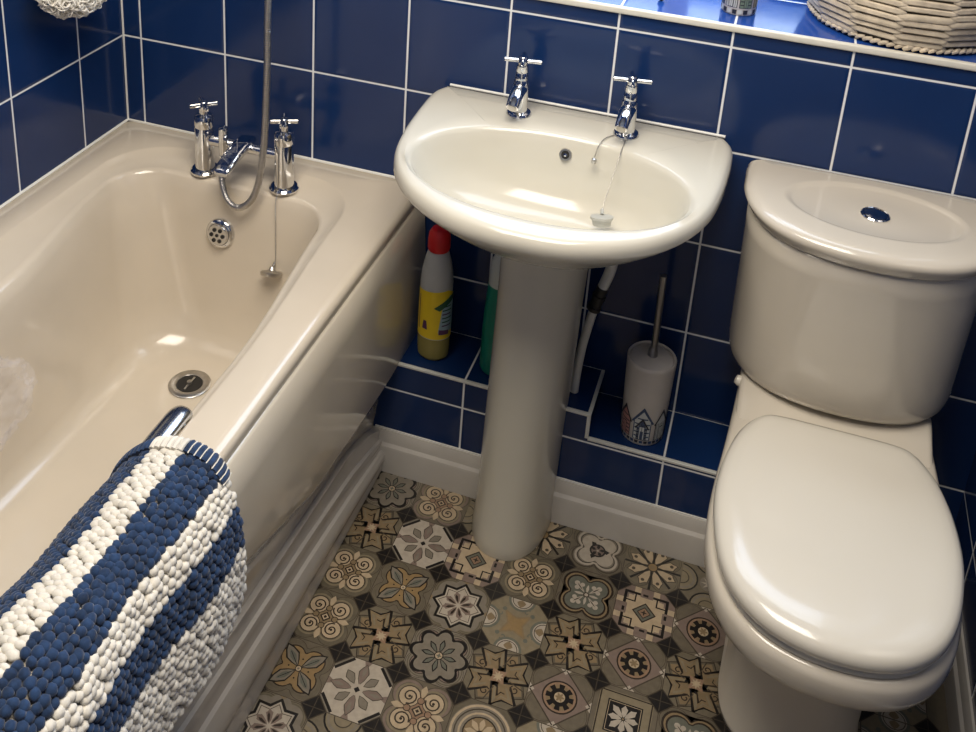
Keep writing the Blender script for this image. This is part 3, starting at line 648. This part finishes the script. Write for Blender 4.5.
# ------------------------------------------------------------------ toilet
TX = 1.512
wc = empty('toilet', (TX, -.35, 0), 'cream close-coupled toilet with closed seat, right of the wash basin', 'toilet')
def sym(half, n=5):
    lp = half+[(-x, y) for x, y in half[-2:0:-1]]
    return [(p[0]+TX, p[1]) for p in cat_rom([(x, y, 0) for x, y in lp], n, True)]
def norm_in(P, d, z, clamp=None):
    n = len(P); res = []
    area2 = sum(P[i-1][0]*P[i][1]-P[i][0]*P[i-1][1] for i in range(n)); s = 1 if area2 > 0 else -1
    for i, (x, y) in enumerate(P):
        a = P[i-1]; b = P[(i+1) % n]; tx, ty = b[0]-a[0], b[1]-a[1]; l = hypot(tx, ty) or 1
        yy = y+s*tx/l*d
        res.append((x-s*ty/l*d, yy if clamp is None else min(clamp, yy), z))
    return res
def cmpf(P): return [(x, y if y > -.46 else -.46+(y+.46)*.93) for x, y in P]
LID = sym([(0, -.708), (.05, -.702), (.095, -.682), (.132, -.645), (.156, -.595), (.170, -.53), (.1755, -.46), (.170, -.39), (.155, -.325), (.134, -.282), (.112, -.261), (.085, -.255), (.04, -.254), (0, -.254)]); LID = cmpf(LID)
g = G(); g.loft([norm_in(LID, .006, .444), norm_in(LID, .001, .447), norm_in(LID, 0, .455), norm_in(LID, .0015, .463), norm_in(LID, .007, .4695), norm_in(LID, .016, .473), norm_in(LID, .028, .475)]+[[(TX+(x-TX)*k, -.47+(y+.47)*k, z) for x, y in LID] for k, z in ((.76, .4758), (.5, .4762), (.25, .4764), (.05, .4765))])
lid = g.ob('seat_lid', m_seat, wc, ang=180)
g = G(); g.loft([norm_in(LID, .010, .431), norm_in(LID, .006, .4325), norm_in(LID, .006, .440), norm_in(LID, .012, .4435)]); g.ob('seat_ring', m_seat, wc, ang=60)
PAN = sym([(0, -.712), (.05, -.706), (.098, -.686), (.137, -.648), (.162, -.597), (.176, -.53), (.180, -.46), (.177, -.39), (.171, -.32), (.166, -.25), (.162, -.18), (.158, -.10), (.155, -.05), (.14, -.035), (.07, -.032), (0, -.032)]); PAN = cmpf(PAN)
PED = sym([(0, -.50), (.03, -.497), (.06, -.488), (.085, -.47), (.102, -.44), (.109, -.40), (.108, -.36), (.106, -.32), (.105, -.27), (.106, -.22), (.108, -.18), (.11, -.165), (.11, -.15), (.10, -.145), (.05, -.1445), (0, -.1445)])
def mixr(A, B, t, z): return [(a[0]+(b[0]-a[0])*t, a[1]+(b[1]-a[1])*t, z) for a, b in zip(A, B)]
g = G(); g.loft([norm_in(PED, -.004, 0), norm_in(PED, -.004, .012), norm_in(PED, 0, .016), norm_in(PED, 0, .16), mixr(PED, PAN, .05, .24), mixr(PED, PAN, .22, .30), mixr(PED, PAN, .55, .340), mixr(PED, PAN, .82, .362), norm_in(PAN, .012, .372), norm_in(PAN, .004, .380), norm_in(PAN, .0, .395), norm_in(PAN, .0, .415), norm_in(PAN, .003, .425), norm_in(PAN, .009, .4295), norm_in(PAN, .03, .4305)])
g.ob('pan', m_toilet, wc, ang=180)
g = G(); pf_ = [(-.04, .42), (-.04, .446), (-.06, .4495), (-.15, .4495), (-.17, .448), (-.195, .441), (-.225, .4335), (-.245, .4305), (-.248, .42)]
def pfr(x, k): return [(x, y+k*.004*(1 if y > -.1 else -1)*-1, min(z, z-k*.006)) for y, z in pf_]
g.loft([pfr(TX-.159, 1.0), pfr(TX-.156, .3), pfr(TX-.150, 0), pfr(TX, 0), pfr(TX+.150, 0), pfr(TX+.156, .3), pfr(TX+.159, 1.0)]); g.ob('cistern_platform', m_toilet, wc, ang=50)
for s in (-1,):
    g = G(); g.lathe([(0, 0), (.009, 0), (.010, .006), (.0075, .012), (0, .0135)], (TX+s*.155, -.155, .436), 18, (s, 0, .35)); g.ob('bolt_cap', m_seat, wc)
# cistern
CI = sym([(0, -.245), (.06, -.240), (.115, -.222), (.157, -.190), (.184, -.145), (.196, -.095), (.197, -.05), (.196, -.015), (.185, -.004), (.12, -.003), (.06, -.003), (0, -.003)])
def cis(k, z, d=0): return [(TX+(x-TX)*k*(1.008+.030*(.763-z)/.31), min(-.003, y*k*(.93+.07*(z-.44)/.31) if y < -.02 else y), z) for x, y, _ in norm_in(CI, d, 0, -.003)]
g = G(); g.loft([cis(.84, .450), cis(.87, .4505, .0), cis(.905, .456), cis(.928, .468), cis(.938, .486), cis(.944, .52), cis(.962, .62), cis(.982, .72), cis(.990, .763)])
g.ob('cistern', m_toilet, wc, ang=180)
LD = sym([(0, -.262), (.06, -.257), (.118, -.239), (.163, -.207), (.193, -.161), (.207, -.11), (.209, -.06), (.208, -.018), (.198, -.003), (.12, -.002), (.06, -.002), (0, -.002)])
def ov_(a, b, z, c=(TX+.004, -.115)):
    out = []
    for x, y in LD:
        t = atan2(y-c[1], x-c[0]); k = 1/sqrt((cos(t)/a)**2+(sin(t)/b)**2); out.append((c[0]+k*cos(t), c[1]+k*sin(t), z))
    return out
def lsc(kx, ky, z): return [(TX+(x-TX)*kx, min(-.002, y*ky), z) for x, y in LD]
def lmid(t, z):
    return [(a[0]+(b[0]-a[0])*t, a[1]+(b[1]-a[1])*t, z) for a, b in zip(lsc(.90, .92, z), ov_(.148, .090, z))]
g = G(); g.loft([norm_in(LD, .020, .763, -.002), norm_in(LD, .015, .7645, -.002), norm_in(LD, .011, .769, -.002), norm_in(LD, .005, .780, -.002), norm_in(LD, .001, .788, -.002), lsc(.972, .978, .7945), lsc(.935, .950, .7985), lsc(.90, .92, .8000),
                 lmid(.3, .8008), lmid(.7, .8012), ov_(.148, .090, .8015), ov_(.142, .085, .8015), ov_(.136, .080, .7985), ov_(.130, .075, .7968), ov_(.06, .04, .7963)])
cl = g.ob('cistern_lid', m_toilet, wc, ang=180)
bc = (TX+.004, -.122, .7955)
g = G(); g.lathe([(0, 0), (.0235, 0), (.0235, .003), (.0215, .005), (.0195, .004), (.019, .0015), (0, .0015)], bc, 36); fb = g.ob('flush_button', m_chrome, cl)
g = G(); g.lathe([(0, .0015), (.018, .0015), (.018, .004), (.012, .0055), (0, .006)], bc, 36); g.ob('button_dome', m_chrome, fb)

# ------------------------------------------------------------------ bobble bath mat over the bath side
m_navy = mat('navy_bobble_yarn', (0.012, 0.034, 0.090), 0.8, spec=0.25, noise=0.45, nscale=70, bump=0.6, sheen=0.2)
m_white = mat('cream_bobble_yarn', (0.68, 0.65, 0.58), 0.85, spec=0.2, noise=0.10, nscale=70, bump=0.6, sheen=0.2)
m_back = mat('mat_backing', (0.55, 0.50, 0.42), 0.9, noise=.1, nscale=200, bump=.3)
prof = [(.548, .395), (.550, .46), (.556, .53), (.572, .585), (.590, .618), (.613, .642), (.645, .663), (.682, .670), (.716, .662), (.737, .635), (.749, .598), (.758, .545), (.761, .483), (.756, .42)]
PR = cat_rom([(x, 0, z) for x, z in prof], 16)
cum = [0.0]
for a, b in zip(PR, PR[1:]): cum.append(cum[-1]+(b-a).length)
TOT = cum[-1]
def onprof(s):
    s = max(0, min(TOT-1e-6, s)); lo = 0
    while cum[lo+1] < s: lo += 1
    t = (s-cum[lo])/(cum[lo+1]-cum[lo]); p = PR[lo].lerp(PR[lo+1], t); d = (PR[lo+1]-PR[lo]).normalized()
    return p, Vector((-d.z, 0, d.x))
def s_at(x, z): return min(zip(cum, PR), key=lambda q: (q[1].x-x)**2+(q[1].z-z)**2)[0]
bounds = [s_at(.560, .55)-.0, s_at(.634, .657)+.004, s_at(.678, .671)+.003, s_at(.733, .652)+.010, s_at(.749, .600)+.006, s_at(.760, .547)+.006]
# alternating bands: [navy?]
def is_navy(s, wob=0):
    s += wob
    b = bounds
    if s < b[0]: return False if s < b[0]-.05 else True
    if s < b[1]: return True
    if s < b[2]: return False
    if s < b[3]: return True
    if s < b[4]: return False
    if s < b[5]: return True
    return False
Y0, Y1 = -.862, -1.42
def surf(s, y):
    p, n = onprof(s)
    if n.z < 0 and p.x < .7 and p.z > .6: n = -n
    # outward normal: away from the bath rim centre
    if (Vector((p.x-.655, 0, p.z-.53))).dot(n) < 0: n = -n
    w = .004*sin(y*17+s*9)+.003*sin(y*31)
    return Vector((p.x, y, p.z))+n*w, n
rug = empty('bobble_bath_mat', (.655, -1.14, .60), 'navy and white striped bobble bath mat draped over the bath side', 'bath mat')
g = G(); rings = []
ns = 60
for iy in range(30):
    y = Y0-.008+(Y1-Y0+.008)*iy/29; ring_ = [surf(TOT*k/ns, y)[0]-surf(TOT*k/ns, y)[1]*.006 for k in range(ns+1)]+[surf(TOT*k/ns, y)[0]-surf(TOT*k/ns, y)[1]*.011 for k in range(ns, -1, -1)]
    rings.append(ring_)
g.loft(rings, True, True); g.ob('backing', m_back, rug)
ico = bmesh.new(); bmesh.ops.create_icosphere(ico, subdivisions=2, radius=1); ico.verts.index_update()
IV = [v.co.copy() for v in ico.verts]; IF = [tuple(v.index for v in f.verts) for f in ico.faces]; ico.free()
gn, gw = G(), G()
rb = random.Random(11)
def bobble(g, c, n, a, b, h, rot):
    yv = Vector((0, 1, 0)); s = n.cross(yv).normalized(); e1 = yv*cos(rot)+s*sin(rot); e2 = -yv*sin(rot)+s*cos(rot)
    g.add([c+(e1*v.x*a+e2*v.y*b+n*v.z*h)*rb.uniform(.9, 1.1) for v in IV], IF)
pitch_s, pitch_y = .0098, .0106
nrow = int(TOT/pitch_s)
for ir in range(nrow):
    s0 = (ir+.5)*pitch_s; yh = .018 if s0 < bounds[3] else .005; ny = int((Y0-Y1-yh)/pitch_y)
    for iy in range(ny):
        y = Y0-yh-(iy+.5*(ir % 2)+.25)*pitch_y+rb.uniform(-.0028, .0028); s = s0+rb.uniform(-.0016, .0016)
        c, n = surf(s, y); k = rb.uniform(.86, 1.14); nav = is_navy(s0)
        p_, n_ = onprof(s0)
        if s0 < bounds[2]:   # flatter corded rows on the top white band
            bobble(gn if nav else gw, c-n*.001, n, .0054*k, .0084*k, .0052, rb.uniform(-.25, .25))
        else:
            bobble(gn if nav else gw, c+n*rb.uniform(-.001, .0008), n, .0071*k, .0066*k, .0062*k*rb.uniform(.9, 1.15), rb.uniform(-.9, .9))
gn.ob('navy_bobbles', m_navy, rug, ang=180); gw.ob('white_bobbles', m_white, rug, ang=180)
# hem at the far end: corded loops with white stitches
gh, gst = G(), G()
s = bounds[0]-.03
while s < bounds[3]+.001:
    p1, n = surf(s, Y0-.001); p2, _ = surf(s, Y0-.020)
    gh.tube(cat_rom([p1-n*.004, p1+n*.0015, p1.lerp(p2, .5)+n*.0045, p2+n*.003], 3), .0046, 8, 0 if is_navy(s) else 1)
    if bounds[2] < s < bounds[3]:
        a, n = surf(s+.0041, Y0+.002); b, _ = surf(s+.0041, Y0-.022); gst.tube([a+n*.004, a.lerp(b, .5)+n*.0075, b+n*.006], .0009, 6)
    s += .0082
gh.ob('hem', [m_navy, m_white], rug); gst.ob('hem_stitching', m_white, rug)

# ------------------------------------------------------------------ bleach bottle
m_hdpe = mat('clear_grey_plastic', (0.42, 0.43, 0.44), 0.28, noise=.03); m_liq = mat('yellow_liquid_plastic', (0.26, 0.22, 0.06), 0.25, coat=.3)
m_red = mat('red_cap', (0.62, 0.012, 0.018), 0.35, noise=.05, nscale=60); m_yel = mat('yellow_label', (0.72, 0.52, 0.02), 0.4, noise=.04)
m_lb = mat('pale_blue_print', (0.30, 0.42, 0.48), 0.4); m_lg = mat('dark_green_print', (0.02, 0.08, 0.04), 0.4); m_pr = mat('purple_print', (0.09, 0.03, 0.09), 0.4)
BX, BYb, BZ = .757, -.082, .266
bt = empty('bleach_bottle', (BX, BYb, BZ), 'bleach bottle with red cap and yellow label on the tiled ledge', 'bottle')
def seg(prof, z0, z1):
    out = []
    for (r0, a), (r1, b) in zip(prof, prof[1:]):
        for k in range(8):
            z = a+(b-a)*k/8
            if z0 <= z <= z1: out.append((r0+(r1-r0)*k/8, z))
    return out
bprof = [(.028, 0), (.0325, .006), (.0335, .02), (.0335, .14), (.033, .175), (.031, .2), (.0265, .225), (.0215, .243), (.018, .253), (.016, .262)]
def rad_at(z):
    for (r0, a), (r1, b) in zip(bprof, bprof[1:]):
        if z <= b: return r0+(r1-r0)*(z-a)/(b-a)
    return bprof[-1][0]
g = G(); lo = seg(bprof, 0, .052)+[(rad_at(.052), .052)]; g.lathe([(0, .001)]+lo, (BX, BYb, BZ), 40, sy=.85, caps=False); g.ob('lower_body', m_liq, bt)
g = G(); g.lathe([(rad_at(.052), .052)]+seg(bprof, .0525, .3)+[(.016, .262), (0, .262)], (BX, BYb, BZ), 40, sy=.85, caps=False); g.ob('upper_body', m_hdpe, bt)
def wrap(g, pts, c, e, sy=1, mi=0, rf=None):
    """polygon given as (angle deg, z) laid on the wall of a round body, angle 0 facing -y"""
    bm = bmesh.new(); vs = [bm.verts.new((a, z, 0)) for a, z in pts]; bm.faces.new(vs)
    amin, amax = min(p[0] for p in pts), max(p[0] for p in pts); a = math.floor(amin/8)*8+8
    while a < amax:
        bmesh.ops.bisect_plane(bm, geom=bm.verts[:]+bm.edges[:]+bm.faces[:], plane_co=(a, 0, 0), plane_no=(1, 0, 0)); a += 8
    for v in bm.verts:
        an, z = v.co.x, v.co.y; r = rf(z)+e; v.co = Vector((c[0]+r*sin(radians(an)), c[1]-r*cos(radians(an))*sy, c[2]+z))
    g.addbm(bm, mi)
g = G(); c = (BX, BYb, BZ)
wrap(g, [(-75, .054), (100, .054), (100, .155), (60, .168), (-75, .160)], c, .0006, .85, 0, rad_at)
lbl = g.ob('label', m_yel, bt)
g = G()
wrap(g, [(28, .07), (95, .07), (95, .15), (70, .155), (40, .13)], c, .0010, .85, 0, rad_at)
wrap(g, [(10, .128), (30, .138), (60, .150), (100, .158), (100, .146), (60, .135), (30, .122)], c, .0014, .85, 1, rad_at)
wrap(g, [(30, .066), (70, .064), (70, .074), (30, .078)], c, .0014, .85, 2, rad_at)
wrap(g, [(-50, .07), (-46, .07), (-46, .15), (-50, .15)], c, .0012, .85, 2, rad_at)
for k in range(6): wrap(g, [(40, .085+k*.009), (80-5*(k % 2), .085+k*.009), (80-5*(k % 2), .088+k*.009), (40, .088+k*.009)], c, .0015, .85, 1 if k % 3 else 2, rad_at)
wrap(g, [(-30, .075), (-10, .075), (-14, .095), (-26, .095)], c, .0012, .85, 2, rad_at)
g.ob('label_print', [m_lb, m_lg, m_pr], lbl)
g = G(); g.lathe([(0, .248), (.0210, .248), (.0225, .253), (.0225, .270), (.0205, .285), (.015, .294), (0, .297)], c, 40); g.ob('cap', m_red, bt)
# green bottle behind the pedestal
m_grn = mat('green_plastic', (0.005, 0.22, 0.15), 0.3, noise=.1, nscale=30); m_clr = mat('pale_plastic', (0.58, 0.62, 0.58), 0.25)
c2 = (.889, -.075, .266)
b2 = empty('green_cleaner_bottle', c2, 'green bottle with pale top on the ledge, half hidden behind the pedestal', 'bottle')
g = G(); g.lathe([(0, 0), (.030, 0), (.033, .006), (.033, .10), (.031, .15), (.028, .19), (.0275, .20)], c2, 36); g.ob('body', m_grn, b2)
g = G(); g.lathe([(.0275, .20), (.027, .22), (.025, .25), (.018, .262), (.016, .264), (.016, .285), (0, .287)], c2, 36); g.ob('top', m_clr, b2)

# ------------------------------------------------------------------ toilet brush and its beach-hut holder
m_hold = mat('holder_ceramic', (0.56, 0.53, 0.50), 0.3, noise=.03, nscale=30)
m_pb = mat('hut_blue_print', (0.04, 0.07, 0.15), 0.4); m_pk = mat('hut_line_print', (0.025, 0.028, 0.04), 0.4); m_pp = mat('hut_pink_print', (0.42, 0.22, 0.20), 0.4); m_pw = mat('hut_pale_print', (0.52, 0.55, 0.55), 0.4); m_py = mat('hut_sand_print', (0.52, 0.46, 0.28), 0.4); m_pg = mat('hut_green_print', (0.16, 0.22, 0.17), 0.4)
c3 = (1.192, -.082, .211)
hb = empty('toilet_brush_holder', c3, 'white toilet brush pot with beach huts, on the tiled ledge', 'toilet brush')
hr = lambda z: .041+.0055*min(1, z/.175)
g = G(); g.lathe([(0, 0), (.039, 0), (.041, .004), (hr(.09), .09), (hr(.170), .170), (.0465, .176), (.0445, .179), (.042, .177), (.0415, .171), (0, .171)], c3, 56); pot = g.ob('pot', m_hold, hb)
def hut(g, a0, w, h, body, stripe, kind=0):
    z0 = .014; zr = z0+h*.62
    A = lambda u: a0+u*w
    P = lambda pts, e, mi: wrap(g, [(A(u), z0+v*h) for u, v in pts], c3 if g is not gc else c4, e*K, 1, mi, hr if g is not gc else hr4)
    P([(-.5, 0), (.5, 0), (.5, .62), (0, 1), (-.5, .62)], .0004, stripe)
    P([(-.44, .02), (.44, .02), (.44, .60), (0, .92), (-.44, .60)], .0006, body)
    if kind == 0:
        for k in range(5): P([(-.42, .10+k*.13), (.42, .10+k*.13), (.42, .14+k*.13), (-.42, .14+k*.13)] if k < 4 else [(-.3, .66), (.3, .66), (.26, .70), (-.26, .70)], .0008, stripe)
    else:
        for k in range(6): P([(-.40+k*.14, .04), (-.36+k*.14, .04), (-.36+k*.14, .58), (-.40+k*.14, .58)], .0008, stripe)
    P([(-.17, .02), (.17, .02), (.17, .46), (-.17, .46)], .0010, stripe); P([(-.13, .03), (.13, .03), (.13, .43), (-.13, .43)], .0012, body)
    P([(-.015, .03), (.015, .03), (.015, .43), (-.015, .43)], .0014, stripe)
    P([(-.62, .56), (-.55, .52), (0, .93), (.55, .52), (.62, .56), (0, 1.06)], .0014, stripe)
HM = [m_pb, m_pk, m_pp, m_pw, m_py, m_pg]
gc = None; K = 1
g = G(); hut(g, 4, 46, .074, 3, 0, 0); hut(g, 4, 30, .050, 0, 1, 0); hut(g, 56, 36, .068, 3, 1, 1); hut(g, -46, 36, .066, 2, 1, 0); hut(g, 100, 40, .06, 0, 1, 1); hut(g, 150, 40, .066, 2, 1, 0); hut(g, 200, 40, .06, 3, 1, 1); hut(g, 250, 40, .066, 4, 1, 0)
for k in range(30): wrap(g, [(k*12+1, .0065), (k*12+9, .0065), (k*12+10, .0125), (k*12, .0125)], c3, .0006, 1, 1 if k % 2 else 0, hr)
g.ob('beach_hut_print', HM, pot)
br = empty('toilet_brush', (c3[0], c3[1], c3[2]+.17), 'toilet brush with steel handle and lid standing in the beach-hut pot', 'toilet brush')
g = G(); g.lathe([(0, .1715), (.0405, .1715), (.0405, .175), (.036, .178), (.012, .181), (0, .1815)], c3, 48); g.ob('lid', m_hold, br)
g = G(); g.tube([(c3[0], c3[1], .390), (c3[0]+.001, c3[1], .41), (c3[0]+.001, c3[1]-.001, .45), (c3[0]-.001, c3[1], .568)], .0066, 16); g.lathe([(0, 0), (.010, 0), (.009, .012), (.006, .02), (0, .02)], (c3[0], c3[1], .391), 20); g.ob('handle', m_dsteel, br)

# ------------------------------------------------------------------ things on the sill
c4 = (1.243, .082, 1.0418); hr4 = lambda z: .0305
cup = empty('ceramic_cup', c4, 'small beach-hut patterned cup on the window sill', 'cup')
g = G(); g.lathe([(0, 0), (.029, 0), (.0305, .003), (.0305, .088), (.0295, .09), (.027, .088), (.027, .006), (0, .005)], c4, 48); cb = g.ob('body', m_hold, cup)
g = G(); gc = g; K = .8
hut(g, -25, 44, .05, 3, 1, 1); hut(g, 25, 44, .052, 5, 1, 0); hut(g, 75, 44, .05, 4, 1, 1); hut(g, -75, 44, .05, 0, 1, 0); hut(g, 130, 44, .05, 3, 1, 1); hut(g, 190, 44, .05, 4, 1, 0)
for k in range(20): wrap(g, [(k*18+1, .003), (k*18+14, .003), (k*18+15, .011), (k*18, .011)], c4, .0006, 1, 1 if k % 2 else 3, hr4)
g.ob('beach_hut_print', HM, cb)
# wicker basket
m_wick = mat('whitewashed_splints', (0.60, 0.52, 0.40), 0.75, noise=.22, nscale=45, bump=.5); m_wick2 = mat('splint_core', (0.22, 0.17, 0.11), 0.85)
bk = empty('wicker_basket', (1.525, .165, 1.0418), 'round whitewashed wicker basket at the right end of the window sill', 'basket')
NP = 14; c5 = Vector((1.525, .165, 1.0418))
brd = lambda h: .158+.020*min(1, h/.06)+.01*h/.15
rw = random.Random(5)
g = G(); g.lathe([(0, .004), (brd(0)-.012, .004), (brd(.06)-.012, .06), (brd(.16)-.012, .16), (brd(.16)-.018, .16), (brd(.06)-.018, .06), (brd(0)-.02, .01), (0, .01)], c5, 48); g.ob('core', m_wick2, bk)
g = G()
for p in range(NP):
    a0 = 2*pi*p/NP+.1; a1 = a0+2*pi/NP
    h = .016+(.0064 if p % 2 else 0)
    while h < .155:
        r = brd(h)/cos(pi/NP)-.004; e = .10
        A = c5+Vector((r*cos(a0-e*.35), r*sin(a0-e*.35), h+rw.uniform(-.0015, .0015))); B = c5+Vector((r*cos(a1+e*.35), r*sin(a1+e*.35), h+rw.uniform(-.0015, .0015)))
        d = (B-A).normalized(); o_ = Vector((cos((a0+a1)/2), sin((a0+a1)/2), 0)); A = A-o_*.004; B = B-o_*.004
        hw, hz = .0040, .0052*rw.uniform(.85, 1.1); z_ = Vector((0, 0, 1))
        rr_ = []
        for t, k in ((0, .25), (.06, .8), (.14, 1), (.86, 1), (.94, .8), (1, .25)):
            q = A.lerp(B, t)+o_*(.003*k); rr_.append([q+o_*hw*k*u+z_*hz*k*v for u, v in ((1, .6), (.6, 1), (-.6, 1), (-1, .6), (-1, -.6), (-.6, -1), (.6, -1), (1, -.6))])
        g.loft(rr_); h += .0128
g.ob('splint_weave', m_wick, bk, ang=35)
g = G(); nb = 76
for k in range(nb):
    a = 2*pi*k/nb; r = .158
    g.tube([c5+Vector((r*cos(a-.035), r*sin(a-.035), .0045)), c5+Vector(((r+.004)*cos(a), (r+.004)*sin(a), .0085)), c5+Vector(((r-.001)*cos(a+.045), (r-.001)*sin(a+.045), .0095))], rw.uniform(.0034, .0046), 8)
g.ob('braided_foot', m_wick, bk)
g = G(); g.tube([c5+Vector((brd(.16)*cos(2*pi*k/48), brd(.16)*sin(2*pi*k/48), .162)) for k in range(48)], .008, 10, closed=True); g.ob('rim', m_wick, bk)
# dark dish and small glass-stemmed ornament at the top edge
c6 = (1.330, .292, 1.0418)
g = G(); g.lathe([(0, 0), (.040, 0), (.046, .006), (.05, .03), (.048, .031), (.043, .008), (0, .006)], c6, 40)
tag(g.ob('dark_dish', mat('dark_glaze', (.03, .028, .03), .25), base=c6), 'dark shallow dish on the sill between cup and basket', 'dish')
c7 = (1.106, .070, 1.0418)
on = empty('sill_ornament', c7, 'tiny pale ball-footed ornament on the window sill above the basin', 'ornament')
g = G(); g.lathe([(0, 0), (.004, .0005), (.0062, .004), (.0062, .008), (.004, .0115), (.002, .0125)], c7, 20); g.ob('foot', m_rub, on)
g = G(); g.lathe([(.002, .012), (.0035, .014), (.006, .03), (.010, .04), (.010, .06), (.004, .07), (0, .071)], c7, 20); g.ob('body', m_clr, on)

# ------------------------------------------------------------------ shaggy wash puff on the left wall
m_puff = mat('white_netting', (0.86, 0.83, 0.76), 0.8, noise=.08, nscale=150, bump=.4, sheen=.3)
pf = empty('bath_puff', (.072, -.245, 1.00), 'white shaggy bath puff hanging against the tiles above the bath', 'bath puff')
g = G(); pc = Vector((.075, -.240, 1.012)); bm = bmesh.new(); bmesh.ops.create_icosphere(bm, subdivisions=3, radius=.056)
for v in bm.verts: v.co = Vector((v.co.x*.9, v.co.y*1.45, v.co.z*1.05))+pc
g.addbm(bm)
rp = random.Random(9)
for k in range(1300):
    d = Vector((rp.gauss(0, 1), rp.gauss(0, 1), rp.gauss(0, 1))).normalized(); base = pc+Vector((d.x*.046, d.y*.078, d.z*.056))
    t1 = d.orthogonal().normalized(); t1 = Matrix.Rotation(rp.uniform(0, 6.28), 3, d) @ t1; L_ = rp.uniform(.008, .018); wv = rp.uniform(.006, .012)
    loop_ = [base-t1*wv*.5, base+d*L_*.6-t1*wv, base+d*L_, base+d*L_*.6+t1*wv, base+t1*wv*.5]
    loop_ = [Vector((max(.003, q.x), q.y, q.z)) for q in loop_]
    g.tube(cat_rom(loop_, 3), .0014, 5)
g.ob('netting', m_puff, pf, ang=180)
g = G(); g.tube([pc+Vector((-.02, 0, .04)), (.03, -.245, 1.12), (.012, -.245, 1.18)], .0015, 8); g.ob('cord', m_puff, pf)
g = G(); g.lathe([(0, 0), (.014, 0), (.014, .004), (.005, .006), (.005, .02), (.008, .024), (0, .026)], (.0002, -.245, 1.175), 20, (1, 0, 0)); tag(g.ob('wall_hook', m_chrome), 'small chrome hook holding the bath puff on the left wall', 'hook')

# ------------------------------------------------------------------ crumpled clear plastic bag in the bath
m_bag = bpy.data.materials.new('clear_film'); m_bag.use_nodes = True; b = m_bag.node_tree.nodes['Principled BSDF']
b.inputs['Base Color'].default_value = (.80, .76, .78, 1); b.inputs['Roughness'].default_value = .18; b.inputs['Alpha'].default_value = .09
rg = random.Random(4); g = G(); bm = bmesh.new(); bmesh.ops.create_icosphere(bm, subdivisions=5, radius=1)
import mathutils
for v in bm.verts:
    n = mathutils.noise.noise(v.co*2.2)*.35+abs(mathutils.noise.noise(v.co*4))*.4+abs(mathutils.noise.noise(v.co*9))*.12
    q = v.co*(1+n); v.co = Vector((.205+q.x*.05, -.715+q.y*.085, .445+q.z*.07))
g.addbm(bm)
tag(g.ob('plastic_bag', m_bag, base=(.205, -.715, .38), ang=20), 'crumpled clear plastic bag in the bath at the left picture edge', 'bag')

# ceiling lamp
m_lamp = bpy.data.materials.new('lamp_diffuser'); m_lamp.use_nodes = True; b = m_lamp.node_tree.nodes['Principled BSDF']
b.inputs['Emission Color'].default_value = (1, .86, .68, 1); b.inputs['Emission Strength'].default_value = 2.0; b.inputs['Base Color'].default_value = (.8, .8, .8, 1)
g = G(); g.lathe([(0, -.012), (.14, -.012), (.15, -.006), (.15, .0), (0, .0)], (.95, -1.02, ZC-.001), 40)
tag(g.ob('ceiling_lamp', m_lamp, base=(.95, -1.02, ZC)), 'flat round lamp on the ceiling', 'lamp')
